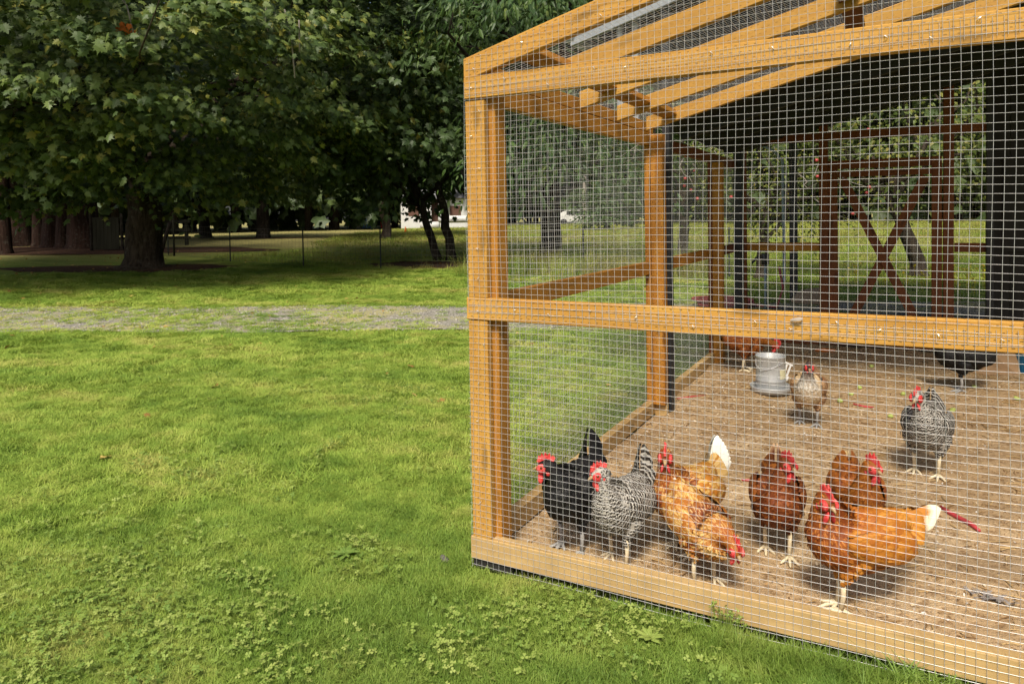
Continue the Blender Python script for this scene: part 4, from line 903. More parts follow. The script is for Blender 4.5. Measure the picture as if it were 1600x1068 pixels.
def tree(name, label, base, trunks, crown_c, crown_r, nsp, nper, sz, ls, lmat, tm, bark, zmin=1.2, droop=.4, group=None, limbs=8, split=0, xlim=(0, 1600), shell=(.55, 1.0), twigs=0, arc=None, zlo=-.95):
    """trunks: list of (base offset xy, top offset xyz, r0, r1)"""
    base = np.array((base[0], base[1], gz(*base))); root = thing(name, label, 'tree', tuple(base), 0, group)
    for (bx, by, top, r0, r1) in trunks:
        sub(trunk_mb(base + (bx, by, gz(base[0] + bx, base[1] + by) - base[2]), base + np.array(top), r0, r1, 1.3, 8, .25 if r0 < .3 else .06, 14), root).build('trunk', bark, root, True)
    c = base + np.array(crown_c); R3 = np.array(crown_r, float)
    t0 = base + np.array(trunks[0][2])
    if limbs:
        for _ in range(limbs):
            m_ = MB(); d = ellipsoid_dirs(1, -.5, .7)[0]; s0 = base * .2 + t0 * .8 if NR.random() < .5 else t0
            limb(m_, s0 + (0, 0, -NR.uniform(0, .25) * (t0[2] - base[2])), c + d * R3 * .8, trunks[0][4] * .6, .01, 7, .03, .4, 6)
            sub(m_, root).build('branch', bark, root, True)
    d = ellipsoid_dirs(nsp, zlo, 1.0, arc); cs_ = c + d * R3 * NR.uniform(shell[0], shell[1], (nsp, 1)); cs_[:, 2] = np.maximum(cs_[:, 2], base[2] + zmin + .3 + .3 * np.sin(cs_[:, 0] * 2.3 + cs_[:, 1]))
    P, D, N, S = sprays(cs_, d, NR.uniform(.7, 1.25, nsp) * sz, nper, ls, droop=droop)
    k = P[:, 2] > base[2] + zmin - .35; P, D, N, S = P[k], D[k], N[k], S[k]
    if split: split_leaves(root, P, D, N, S, lmat, tm, split, xlim)
    else: foliage(root, (P, D, N, S), lmat, tm)
    if twigs:
        m_ = MB()
        for _ in range(twigs):
            d = ellipsoid_dirs(1, -.7, .6)[0]; s0 = c + d * R3 * .5; limb(m_, s0, c + d * R3 * NR.uniform(.95, 1.15) + NR.normal(0, .2, 3), .018, .004, 6, NR.uniform(-.1, .1), .6, 5)
        sub(m_, root).build('dead_twigs', TWIG, root, True)
    return root
tree('maple_tree', 'small maple with two thin curved trunks in the dark bed by the wire fence', (-12.43, 18.35), [(0, 0, (-.75, -.2, 2.4), .135, .09), (.40, .13, (.05, 0, 2.4), .15, .10)], (-.2, -.8, 5.2), (4.6, 4.6, 4.6), 150, 80, .95, .19, L_DARK, (MAPV, MAPF), BARK_D, 1.55, .5, split=60, xlim=(480, 735))
tree('walnut_tree', 'tall dark tree with drooping pointed leaves behind the corner of the run', (-8.82, 18.81), [(0, 0, (.1, 0, 4.5), .33, .24), (-2.6, 1.2, (-3.6, .6, 2.8), .10, .06)], (1.5, -1.4, 6.6), (3.5, 5.6, 5.6), 150, 95, .9, .23, L_WALNUT, (LANV, LANF), BARK_D, 1.75, .95, split=150, xlim=(640, 1020), limbs=12)
tree('fruit_tree', 'old fruit tree with bare pale twigs seen beyond the left wall of the run', (-4.57, 17.17), [(0, 0, (.1, .1, 2.0), .13, .09)], (.2, 0, 3.3), (1.7, 1.9, 1.9), 46, 42, .55, .085, L_APPLE, (OVV, OVF), BARK_M, .9, .4, twigs=40, limbs=10)
tree('apple_tree', 'bushy apple tree with yellowing leaves and red fruit behind the steel posts', (-2.55, 16.2), [(0, 0, (.1, .1, 1.5), .11, .08)], (.3, 0, 2.5), (2.0, 1.7, 2.1), 110, 60, .5, .085, L_APPLE, (OVV, OVF), BARK_M, .35, .35, twigs=26, limbs=10)
tree('orchard_tree', 'orchard tree with leaning trunk seen through the cross braced door', (.47, 17.44), [(0, 0, (-.55, .1, 2.2), .15, .10)], (-.2, -.2, 4.2), (3.2, 2.8, 3.0), 120, 58, .7, .105, L_APPLE, (OVV, OVF), BARK_M, 1.45, .5, limbs=10)
tree('orchard_tree', 'second leafy orchard tree standing behind the hen house end', (4.3, 18.8), [(0, 0, (.1, .1, 2.2), .16, .11)], (0, -.3, 4.0), (3.0, 2.8, 3.2), 80, 50, .75, .11, L_APPLE, (OVV, OVF), BARK_M, 1.2, .5)
tree('broadleaf_tree', 'meadow tree with thick trunk on a leaf littered mound beyond the fence', (-29.61, 27.23), [(0, 0, (.1, 0, 3.5), .33, .25)], (0, 0, 6.5), (5.0, 5.0, 5.0), 90, 60, 1.2, .34, L_DARK, (CLV, CLF), BARK_D, 2.0, .4)
tree('broadleaf_tree', 'meadow tree with slender brown trunk near the white farm shed', (-22.05, 27.96), [(0, 0, (.0, 0, 3.2), .23, .17)], (0, 0, 6.2), (4.6, 4.6, 4.6), 90, 60, 1.2, .33, L_DARK, (CLV, CLF), BARK_M, 2.0, .4)
tree('broadleaf_tree', 'farther meadow tree whose leaning trunk shows beside the great maple', (-33.99, 27.12), [(0, 0, (-.5, 0, 3.2), .32, .22)], (0, 0, 6.5), (4.6, 4.6, 5.0), 80, 55, 1.3, .36, L_DARK, (CLV, CLF), BARK_D, 2.2, .4)
tree('evergreen_shrub', 'rounded evergreen shrub at the far end of the meadow', (-15.14, 40.5), [(0, 0, (0, 0, 1.2), .12, .08)], (0, 0, 1.3), (2.2, 2.0, 1.7), 60, 60, .7, .22, L_WALNUT, (OVV, OVF), BARK_D, .15, .3, limbs=0)
for i, (x, y, r, h, lb) in enumerate(((-29.0, 14.3, .42, 14, 'dark cedar trunk cut by the left picture edge, nearest of the row'), (-34.6, 17.7, .80, 17, 'broad red brown cedar, first behind the edge trunk in the row'), (-33.0, 17.7, .34, 13, 'slim cedar between two broad trunks of the cedar row'), (-31.6, 17.6, .62, 17, 'middle red brown cedar of the row on the needle bed'), (-30.5, 17.5, .60, 18, 'furrowed cedar fourth in the row, left of the widest trunk'), (-29.3, 17.45, .85, 18, 'widest cedar trunk of the row, next to the wooden gate'))):
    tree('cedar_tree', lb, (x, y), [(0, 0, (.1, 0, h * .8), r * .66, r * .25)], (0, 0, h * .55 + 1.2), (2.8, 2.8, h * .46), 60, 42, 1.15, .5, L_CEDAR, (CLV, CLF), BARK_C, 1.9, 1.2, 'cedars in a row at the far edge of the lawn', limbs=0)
# the wood that closes the view, one mass
O_, D_, N_2, S_ = [], [], [], []
trk = MB()
for i in range(150):
    px = -350 + 2300 * (i + NR.random()) / 150; d = NR.uniform(60, 100)
    v = CF + CR * (px - 800) / 1113.6; v[2] = 0; v /= np.linalg.norm(v); x, y = v[0] * d, v[1] * d; h = NR.uniform(22, 38); g0 = float(gh(x, y)); rr = NR.uniform(3.2, 5.0)
    trk.tube([(x, y, g0 - .3), (x, y, g0 + h * .7)], [.35, .12], 7)
    n = 400; t = NR.random(n) ** .8; a = NR.random(n) * 6.28; con = i % 3 == 0
    rad = rr * ((1 - t) if con else np.sqrt(np.maximum(0, 1 - (2 * t - 1) ** 2)) + .15) * NR.uniform(.55, 1.05, n)
    o = np.stack([np.cos(a), np.sin(a), 0 * a], -1)
    O_.append(np.array((x, y, g0 + 1.0)) + o * rad[:, None] + np.array((0, 0, 1)) * (t * (h - 1))[:, None]); D_.append(o * .7 + NR.normal(0, .5, (n, 3)) - (0, 0, .5)); N_2.append(o * .6 + (0, 0, .8) + NR.normal(0, .4, (n, 3))); S_.append(NR.uniform(1.0, 2.0, n))
V, F, r = leaves_at(np.concatenate(O_), np.concatenate(D_), np.concatenate(N_2), np.concatenate(S_), (CLV, CLF))
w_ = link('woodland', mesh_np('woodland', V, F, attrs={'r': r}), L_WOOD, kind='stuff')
w_['label'] = 'dense dark wood closing the view behind the meadow'; w_['category'] = 'woodland'
link('woodland_trunks', trk.mesh('woodland_trunks', True), BARK_D, w_, kind='stuff')

# ------------------------------------------------------------------ fence, gate, far things
b = NB('weathered_board', 0.9, 0.1); p = b.pos(); b.color(b.mix(b.noise(b.scale(p, (20, 20, 1)), 1.0, 4), (.012, .012, .008), (.035, .034, .024))); OLDWOOD = b.m
b = NB('fence_wire', 0.5, 0.4); b.color((.10, .10, .09)); b.b.inputs['Metallic'].default_value = .3; FWIRE = b.m
b = NB('green_steel_post', 0.6, 0.3); b.color((.020, .025, .020)); POSTM = b.m
fp = [(-24.6, 17.3), (-22.83, 16.61), (-18.56, 15.69), (-15.06, 15.30), (-12.41, 15.51), (-9.67, 15.74), (-6.6, 15.95), (-3.2, 16.1)]
fn = thing('wire_fence', 'wire field fence on thin steel posts between far lawn and meadow', 'fence', (fp[2][0], fp[2][1], gz(*fp[2])))
for x, y in fp[1:]:
    z = gz(x, y); sub(MB().box((x - .018, y - .006, z - .1), (x + .018, y + .006, z + 1.12)).box((x - .005, y + .006, z - .1), (x + .005, y + .026, z + 1.12)), fn).build('post', POSTM, fn)
wm = MB()
for (x0, y0), (x1, y1) in zip(fp[:-1], fp[1:]):
    L = math.hypot(x1 - x0, y1 - y0); n = int(L / .16)
    for i in range(n):
        t = i / n; x, y = x0 + (x1 - x0) * t, y0 + (y1 - y0) * t; z = gz(x, y); wm.tube([(x, y, z + .03), (x, y, z + 1.06)], .0022, 3, False)
    for h in (.03, .14, .26, .40, .55, .71, .88, 1.06):
        wm.tube([(x0 + (x1 - x0) * t, y0 + (y1 - y0) * t, gz(x0 + (x1 - x0) * t, y0 + (y1 - y0) * t) + h) for t in np.linspace(0, 1, 6)], .0026, 3, False)
sub(wm, fn).build('wire_mesh', FWIRE, fn, kind='stuff')
gt = thing('wooden_gate', 'mossy upright board gate between cedar row and great maple', 'gate', (-27.05, 17.0, gz(-27.05, 17.0)), R_(30))
for i in range(7): MB().box((-.50 + .145 * i + .004, -.012 + .004 * (i % 2), .06), (-.50 + .145 * i + .141, .014 + .004 * (i % 2), 1.30 + .03 * rnd.random())).build('board', OLDWOOD, gt)
for z in (.3, 1.05): MB().box((-.48, .02, z), (.48, .06, z + .1)).build('gate_rail', OLDWOOD, gt)
for x in (-.57, .60): MB().tube([(x, .03, -.1), (x, .03, 1.45)], .06, 8).build('gate_post', BARK_D, gt)
rf = thing('rail_fence', 'low dark rail fence seen between the cedars and the board gate', 'fence', (-29.4, 19.6, gz(-29.4, 19.6)), R_(30))
for x in (-2.4, 0, 2.4): MB().box((x - .06, -.06, -.1), (x + .06, .06, 1.1)).build('post', OLDWOOD, rf)
for z in (.25, .6, .95): MB().box((-2.6, -.09, z), (2.6, -.062, z + .12)).build('rail', OLDWOOD, rf)
bp = thing('brace_post', 'dark leaning brace post at the end of the wire fence by the great maple', 'post', (-22.6, 16.1, gz(-22.6, 16.1)))
MB().tube([(0, 0, -.1), (.16, .1, .55), (.40, .25, 1.35)], [.075, .07, .06], 8).build('brace', BARK_D, bp, True)
MB().tube([(.42, .27, -.1), (.42, .27, 1.5)], .035, 7).build('upright', OLDWOOD, bp, True)
WHITE = plain('white_painted_metal', (.50, .50, .48), .5, .4, .08, 3); ROOFG = plain('weathered_roof', (.20, .20, .21), .8, .2, .2, 3); DOORB = plain('brown_door', (.10, .05, .035), .7)
sh = thing('farm_shed', 'white farm shed with open brown doorway beyond the meadow', 'shed', (-33.2, 48.7, .55), R_(34))
MB().box((-2.8, 0, 0), (-.32, 3.4, 2.5)).build('wall', WHITE, sh); MB().box((.28, 0, 0), (2.8, 3.4, 2.5)).build('wall', WHITE, sh); MB().box((-.32, .9, 0), (.28, 1.0, 2.5)).build('door', DOORB, sh)
MB().add([(-3.1, -.3, 2.505), (3.1, -.3, 2.505), (3.1, 1.7, 3.5), (-3.1, 1.7, 3.5), (3.1, 3.7, 2.505), (-3.1, 3.7, 2.505)], [(0, 1, 2, 3), (3, 2, 4, 5), (1, 4, 2), (0, 3, 5), (0, 5, 4, 1)]).build('roof', ROOFG, sh)
for x in (-2.2, 1.2): MB().box((x, -.03, 1.1), (x + .9, .02, 1.9)).build('window', DOORB, sh)
tk = thing('storage_tank', 'long white cylindrical tank lying on a trestle beside the farm shed', 'tank', (-24.7, 39.3, .55), R_(30))
MB().tube([(-1.55, 0, .82), (-1.45, 0, .82), (1.45, 0, .82), (1.55, 0, .82)], [.16, .24, .24, .16], 14).build('tank_body', WHITE, tk, True)
for x in (-1.0, 1.0): MB().tube([(x, -.3, 0), (x, 0, .62), (x, .3, 0)], .04, 6).build('leg', OLDWOOD, tk, True)
ob = thing('oil_drum', 'small white drum lying in front of the farm shed doorway', 'drum', (-32.3, 46.6, .55), R_(20))
MB().tube([(-.75, 0, .35), (.75, 0, .35)], .28, 12).build('drum_body', WHITE, ob, True); MB().box((-.6, -.25, 0), (.6, .25, .09)).build('cradle', OLDWOOD, ob)
def mk_barrel(label, x, y, col, r=.34, h=1.0):
    t = thing('barrel', label, 'barrel', (x, y, .55)); m = plain(label[:20].replace(' ', '_'), col, .5, .4, .1, 3)
    MB().tube([(0, 0, 0), (0, 0, .1), (0, 0, h / 2), (0, 0, h - .1), (0, 0, h)], [r * .92, r, r * 1.05, r, r * .92], 14).build('barrel_body', m, t, True)
    MB().tube([(0, 0, h), (0, 0, h + .04)], r * .8, 12).build('lid', DOORB, t, True)
mk_barrel('pale blue barrel in the farmyard beyond the meadow', -45.2, 54.6, (.25, .45, .75), .6, 1.5)
mk_barrel('red barrel in the farmyard right of the pale blue barrel', -43.6, 55.2, (.55, .05, .05), .38, 1.3)
CONE = plain('orange_cone_plastic', (.70, .16, .02), .5, .3, .1, 3)
for x, y, lb in ((-26.8, 36.0, 'orange cone in front of the white farm shed'), (-28.5, 43.3, 'orange cone next to the white storage tank')):
    t = thing('traffic_cone', lb, 'cone', (x, y, .545)); MB().tube([(0, 0, .03), (0, 0, .42)], [.09, .02], 12).build('cone_body', CONE, t, True); MB().box((-.12, -.12, 0), (.12, .12, .03)).build('foot', CONE, t)
cr = thing('parked_car', 'white car parked far off under the trees beyond the meadow', 'car', (-26.5, 63.0, .55), R_(15))
MB().add([(-2.1, -.85, .35), (2.1, -.85, .35), (2.15, -.85, .8), (1.2, -.8, .95), (.6, -.7, 1.45), (-1.2, -.7, 1.45), (-2.0, -.8, .98), (-2.1, .85, .35), (2.1, .85, .35), (2.15, .85, .8), (1.2, .8, .95), (.6, .7, 1.45), (-1.2, .7, 1.45), (-2.0, .8, .98)],
         [(0, 1, 2, 3, 4, 5, 6), (7, 8, 9, 10, 11, 12, 13)[::-1]] + [(i, 7 + i, 7 + (i + 1) % 7, (i + 1) % 7) for i in range(7)]).build('body', WHITE, cr)
for x in (-1.3, 1.3):
    for y in (-.86, .86): MB().tube([(x, y - .09, .32), (x, y + .09, .32)], .32, 14).build('wheel', BLACKSTEEL, cr, True)
MB().box((-1.05, -.79, 1.0), (.75, -.765, 1.38)).build('window', BLACKSTEEL, cr)
tree('bare_pole', 'pale bare pole standing at the end of the meadow', (-23.5, 57.2), [(0, 0, (0, 0, 4.3), .19, .16)], (0, 0, 4.3), (.2, .2, .2), 1, 3, .1, .1, L_CEDAR, (OVV, OVF), TWIG, 4.2, limbs=0)['category'] = 'pole'
# ------------------------------------------------------------------ things in and round the run
b = NB('galvanised_sheet', 0.45, 0.5); n_ = b.noise(b.pos(), 16.0, 4, 0.6); b.color(b.mix(n_, (.33, .34, .34), (.58, .59, .58))); b.b.inputs['Metallic'].default_value = .35; GALV = b.m
FZ = lambda x, y: float(floor_h(np.array(x, float), np.array(y, float)))
def lathe(prof, seg=28):
    mb = MB(); V = [(r * math.cos(2 * math.pi * k / seg), r * math.sin(2 * math.pi * k / seg), z) for r, z in prof for k in range(seg)]; n = len(prof)
    F = [(i * seg + k, i * seg + (k + 1) % seg, (i + 1) * seg + (k + 1) % seg, (i + 1) * seg + k) for i in range(n - 1) for k in range(seg)]
    return mb.add(V, F)
fd = thing('feeder', 'galvanised metal tube feeder standing on the litter by the buff hen', 'feeder', (-.86, 5.90, FZ(-.86, 5.9)), R_(-70))
lathe([(.02, .012), (.145, .010), (.158, .055), (.154, .062), (.150, .055), (.138, .022), (.02, .022)]).build('pan', GALV, fd, True)
lathe([(.112, .05), (.112, .10), (.114, .104), (.112, .108), (.110, .28), (.114, .286), (.116, .294), (.112, .298), (.106, .292), (.105, .06)]).build('body', GALV, fd, True)
MB().tube([(-.0, -.112, .27), (.05, -.120, .225), (.088, -.088, .195), (.105, -.05, .20), (.116, 0, .22), (.105, .06, .245), (0, .112, .27)], .003, 6).build('handle', WIRE, fd, True)
lab = lathe([(.1135, .125), (.1135, .20)], 28); V = lab.v[0].reshape(2, 28, 3)[:, 2:8].reshape(-1, 3)
MB().add(V, [(i, i + 1, 6 + i + 1, 6 + i) for i in range(5)]).build('sticker', plain('faded_sticker', (.62, .58, .36), .7, .2, .15, 30), fd)
lathe([(.0, .245), (.06, .252), (.104, .235)]).build('feed', plain('grain', (.42, .30, .15), .9, .1, .4, 120), fd, True)
sc = thing('plastic_scoop', 'white slotted plastic tray propped behind the metal feeder', 'tray', (-.78, 6.22, FZ(-.78, 6.22) + .13), R_(24))
WP = plain('white_plastic', (.60, .58, .54), .5, .4, .05, 10)
for i in range(6): MB().box((-.11 + .04 * i, -.004, 0), (-.11 + .04 * i + .02, .006, .17)).build('slat', WP, sc)
MB().box((-.12, -.006, -.02), (.125, .01, .03)).build('tray_edge', WP, sc); MB().box((-.12, -.006, .16), (.125, .01, .18)).build('tray_edge', WP, sc)
MB().box((-.10, .012, -.15), (-.07, .03, .03)).build('foot', WP, sc); MB().box((.07, .012, -.15), (.10, .03, .03)).build('foot', WP, sc)
sc.rotation_euler = (R_(-22), R_(26), R_(20)); sc.scale = (.72,) * 3; sc.location.x -= .07; sc.location.z -= .04
bk = thing('bucket', 'bright blue plastic bucket standing by the hen house wall', 'bucket', (1.02, 7.45, FZ(1.02, 7.45)))
BLUE = plain('blue_plastic', (.012, .17, .38), .45, .4, .08, 8)
lathe([(.01, .004), (.125, .002), (.132, .01), (.158, .26), (.172, .264), (.172, .285), (.160, .287), (.152, .27), (.125, .02), (.01, .018)]).build('bucket_body', BLUE, bk, True)
MB().tube([(-.17, 0, .26), (-.15, -.10, .20), (0, -.17, .15), (.15, -.10, .20), (.17, 0, .26)], .004, 6).build('handle', WIRE, bk, True)
sg = thing('wood_chunk', 'split tan log chunk on the floor left of the blue bucket', 'log', (.77, 7.42, FZ(.77, 7.42)), R_(10))
STONE = plain('tan_split_wood', (.34, .22, .12), .9, .1, .25, 9)
V = np.array([(-.20, -.10, 0), (.16, -.13, 0), (.19, .1, 0), (-.16, .12, 0), (-.16, -.08, .12), (-.03, -.11, .17), (.14, -.09, .21), (.15, .09, .2), (-.13, .1, .15)])
MB().add(V, [(0, 3, 2, 1), (0, 1, 6, 5, 4), (1, 2, 7, 6), (2, 3, 8, 7), (3, 0, 4, 8), (4, 5, 8), (5, 6, 7, 8)]).build('chunk', STONE, sg)
def rock(name, label, loc, r, mat, cat='rock', seed=0, emb=.25):
    mb = MB().ell((0, 0, r[2] * (1 - emb)), r, 20, 14); v = mb.v[0]; q = np.random.default_rng(seed)
    for _ in range(5):
        d = q.normal(0, 1, 3); d /= np.linalg.norm(d); v *= (1 + .07 * np.sin((v / np.array(r)) @ d * 3 + q.random() * 6))[:, None]
    o = mb.build(name, mat, None, True); o.location = loc; o['label'] = label; o['category'] = cat; return o
BOULD = plain('tan_boulder', (.30, .22, .15), .9, .1, .25, 6); GREYST = plain('grey_stone', (.10, .09, .085), .9, .1, .25, 25)
rock('boulder', 'long low tan boulder on the grass beyond the back wall', (-1.12, 12.2, -.02), (.34, .22, .15), BOULD, seed=3)
rock('stone', 'small grey stone in the lawn by the front corner of the run', (-1.69, 2.50, -.01), (.024, .018, .017), GREYST, 'stone', seed=5)
hs = thing('garden_hose', 'red hose coil lying on the grass beyond the left wall', 'hose', (-2.35, 11.4, 0.0))
MB().tube([(.42 * math.cos(a) * (1 + .05 * math.sin(a * 3.3)) + .05 * math.sin(a * .7), .34 * math.sin(a) * (1 + .05 * math.sin(a * 2.3)), .04 + .035 * (int(a / 6.283) % 3)) for a in np.linspace(0, 31, 150)], .022, 6).build('hose', plain('red_hose', (.30, .05, .05), .5), hs, True)
MB().tube([(.42, 0, .05), (.8, -.1, .03), (.85, .2, .3), (.78, .3, .62)], .02, 6).build('hose_end', plain('red_hose_b', (.30, .05, .05), .5), hs, True)
sp_ = thing('standpipe', 'thin grey standpipe with black tap head beyond the back wall', 'standpipe', (-1.66, 10.95, 0))
MB().tube([(0, 0, 0), (0, 0, .72)], .018, 8).build('pipe', PIPE, sp_, True); MB().tube([(0, 0, .70), (0, 0, .86)], .055, 10).build('tap_head', BLACKSTEEL, sp_, True); MB().tube([(0, 0, .82), (-.12, -.03, .80), (-.18, -.05, .72)], .018, 7).build('spout', BLACKSTEEL, sp_, True)
# kitchen scraps on the floor
APPLE = plain('green_fruit_flesh', (.34, .40, .10), .6, .3, .25, 40)
for i, (x, y, lb) in enumerate([(-.29, 6.02, 'beside the red floor strip, right of the feeder'), (-.24, 6.28, 'behind the pair right of the feeder'), (-.02, 5.48, 'nearest the sill, between buff hen and lone barred hen'), (.36, 5.78, 'right beside the head of the lone barred hen'), (.56, 6.67, 'at the feet of the dark hen in the shade'), (.80, 6.34, 'farthest to the right, below the blue bucket'), (-.18, 7.19, 'farthest back, under the mid rail'), (.06, 6.15, 'left behind the head of the lone barred hen'), (-.35, 5.74, 'closest to the right side of the buff hen')]):
    o = rock('fruit_scrap', 'green fruit scrap on the floor ' + lb, (x, y, FZ(x, y)), (.019, .016, .014), APPLE, 'fruit', seed=i, emb=.1); o['group'] = 'green fruit scraps on the floor'
RHU = plain('rhubarb_skin', (.42, .05, .055), .5, .3, .35, 18)
def stalk(label, pts, r, mat=RHU):
    P = [(x, y, FZ(x, y) + r * .8) for x, y in pts]; o = MB().tube(P, [r * .7] + [r] * (len(P) - 2) + [r * .6], 8).build('rhubarb_stalk', mat, None, True); o['label'] = label; o['category'] = 'stalk'; return o
stalk('long red rhubarb stalk on the earth in front of the lone barred hen', [(.195, 3.905), (.235, 3.845), (.275, 3.785), (.305, 3.72), (.328, 3.655)], .011)
stalk('short red stalk piece on the earth behind the two tan hens', [(-.71, 3.85), (-.675, 3.862), (-.64, 3.868)], .007)
stalk('thin red strip on the floor between feeder and lone barred hen', [(-.26, 5.70), (-.19, 5.68), (-.13, 5.70)], .008)
stalk('thin red strip at the foot of the second left wall post', [(-1.46, 5.36), (-1.38, 5.50), (-1.30, 5.60)], .006)
stalk('orange peel strip on the shaded floor near the back wall', [(-.70, 7.75), (-.62, 7.72), (-.52, 7.78)], .022, plain('orange_peel', (.55, .16, .02), .6, .3, .2, 30))
# loose feather caught on the mid rail
ft = thing('loose_feather', 'pale loose feather caught in the mesh on the mid rail', 'feather', (-.30, 2.488, 1.105))
fo = feathers('vane', [(0, 0, 0), (.0, 0, .002)], [(1, -.1, .22), (1, 0, .05)], [(0, -1, .2), (.1, -1, .3)], [.040, .028], [.013, .010], [.6, .6], [0, 0], plain('pale_feather', (.32, .27, .23), .8, .1, .3, 60), ft)
cl = thing('feather_clump', 'grey moulted feather clump on the earth near the front sill, far right', 'feathers', (.30, 3.04, FZ(.30, 3.04)))
n = 40; a = NR.random(n) * 6.28; feathers('moulted_feathers', np.stack([NR.normal(0, .025, n), NR.normal(0, .012, n), NR.uniform(.0, .012, n)], -1), np.stack([np.cos(a), np.sin(a), NR.uniform(0, .5, n)], -1), np.stack([NR.normal(0, .3, n), NR.normal(0, .3, n), np.ones(n)], -1), NR.uniform(.02, .045, n), NR.uniform(.008, .014, n), np.full(n, .1), np.zeros(n), plain('grey_down', (.22, .19, .17), .9, .1, .6, 50), cl)
# loose litter on the floor: straw, shavings, crumbs
def floor_pts(n, f=None):
    x = NR.uniform(-1.48, 1.6, n); y = 2.6 + 5.6 * NR.random(n) ** 1.15
    if f is not None: k = NR.random(n) < f(x, y); x, y = x[k], y[k]
    return np.stack([x, y, floor_h(x, y) + .003], -1)
def blobs(x, y): return .5 + .5 * np.sin(x * 4.1 + np.sin(y * 3.0) * 1.6) * np.sin(y * 5.3 + x * 2.2)
chip = [MB().box((-.5, -.22, -.03), (.5, .20, .05)).mesh('chip'), mesh_np('chip', [(-.5, -.15, 0), (0, -.3, .12), (.5, -.1, 0), (.5, .15, .02), (0, .25, .16), (-.5, .2, .02)], [np.array([(0, 1, 4, 5), (1, 2, 3, 4)])]), MB().tube([(-.5, 0, 0), (0, .08, .03), (.5, 0, 0)], .035, 4).mesh('straw'), MB().ell((0, 0, 0), (.35, .28, .2), 7, 5).mesh('crumb')]
def litter_mat(name, stops):
    b = NB(name, 0.9, 0.15); b.color(b.ramp(b.n('ObjectInfo').outputs['Random'], stops)); return b.m
def scat(name, P, smin, smax, forms, mat, tilt=.25, **k):
    n = len(P); s = NR.uniform(smin, smax, n); rot = np.stack([NR.normal(0, tilt, n), NR.normal(0, tilt, n), NR.random(n) * 6.28], -1)
    o = scatter_gn(name, P, rot, np.repeat(s[:, None], 3, 1), NR.integers(0, len(forms), n), forms, mat, kind='stuff', **k); return o
scat('wood_shavings', floor_pts(17000, lambda x, y: np.clip(.10 + .9 * np.exp(-((x + .85) ** 2 / 1.0 + (y - 5.7) ** 2 / 2.6)), 0, 1) * (.35 + .65 * blobs(x, y))), .006, .021, [m.copy() for m in chip[:2]], litter_mat('wood_shaving', [(0, (.30, .19, .09)), (.6, (.48, .34, .18)), (1, (.66, .54, .37))]))
scat('straw_litter', floor_pts(3600, lambda x, y: .25 + .75 * blobs(x * 1.4, y * 1.2)), .025, .085, [chip[2].copy()], litter_mat('straw', [(0, (.14, .075, .03)), (.4, (.32, .20, .08)), (.75, (.48, .34, .16)), (1, (.20, .13, .06))]), .10)
scat('earth_crumbs', floor_pts(15000, lambda x, y: .3 + .7 * blobs(x * 2.1 + 1, y * 1.7)), .004, .016, [chip[3].copy(), chip[0].copy()], litter_mat('earth_crumb', [(0, (.16, .09, .04)), (.5, (.32, .20, .09)), (.85, (.36, .23, .11)), (.93, (.60, .55, .48)), (1, (.66, .62, .56))]), .6)

# ------------------------------------------------------------------ grass, clover, weeds
def blade(vl, fl, ul, x, y, h, w, az, lean, seg=3):
    s0 = len(vl); dx, dy = math.cos(az), math.sin(az); px, py = -dy, dx
    for i in range(seg + 1):
        t = i / seg; q = lean * h * t * t; z = h * t * (1 - .25 * lean * t); ww = w * (1 - t ** 1.6) * .5 + .0002
        vl += [(x + dx * q + px * ww, y + dy * q + py * ww, z), (x + dx * q - px * ww, y + dy * q - py * ww, z)]
    for i in range(seg): fl.append((s0 + 2 * i, s0 + 2 * i + 1, s0 + 2 * i + 3, s0 + 2 * i + 2))
def tuft(name, n, rad, h0, h1, w, lean=(.2, 1.0), seed=0, bias=None):
    q = random.Random(seed); vl = []; fl = []
    for _ in range(n):
        a = q.random() * 6.283; r = rad * math.sqrt(q.random()); az = q.random() * 6.283 if bias is None else q.gauss(bias, 1.1)
        blade(vl, fl, None, r * math.cos(a), r * math.sin(a), q.uniform(h0, h1), w * q.uniform(.7, 1.3), az, q.uniform(*lean))
    return mesh_np(name, vl, np.array(fl))
def grass_mat(name, gain=1.0, dry=0.0, tf=0.30, near_dark=0.0):
    b = NB(name, 0.55, 0.25); p = b.pos(); f = lawn_color(b, p)
    f = b.math('ADD', f, b.math('MULTIPLY', b.math('SUBTRACT', b.n('ObjectInfo').outputs['Random'], 0.5), 0.16))
    c = b.ramp(f, [(q, tuple(v * gain for v in col)) for q, col in LAWN_STOPS])
    fine = b.noise(p, 160.0, 1)
    c = b.mix(b.ramp(fine, [(0.55, 0.0), (0.75, 0.55)]), c, (0.30 * gain, 0.30 * gain, 0.075 * gain))
    if near_dark:      # foreground darkening put into the blade colour: deeper, bluer green by distance from camera
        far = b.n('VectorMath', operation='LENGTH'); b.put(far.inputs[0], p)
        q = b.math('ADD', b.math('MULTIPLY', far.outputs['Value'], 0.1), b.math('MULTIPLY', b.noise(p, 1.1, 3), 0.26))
        c = b.mix(b.ramp(q, [(0.34, near_dark), (0.52, 0.0)]), c, (0.085, 0.165, 0.030))
    if dry: c = b.mix(b.ramp(b.noise(p, 1.4, 3), [(0.4, 0.0), (0.6, dry)]), c, (.30, .24, .075))
    b.color(c); b.translucent(b.mix(0.4, c, (0.22, 0.30, 0.02)), tf); return b.m
GRASS = grass_mat('grass_blades', 1.4, near_dark=.55); GRASS_DRY = grass_mat('path_weeds', 1.35, .7); MEADOW = grass_mat('meadow_grass', 1.25, .75)
def wedge(n, d0, d1, a0=-1.22, a1=.24):
    d = np.sqrt(NR.uniform(d0 * d0, d1 * d1, n)); a = NR.uniform(a0, a1, n); return d * np.sin(a), d * np.cos(a)
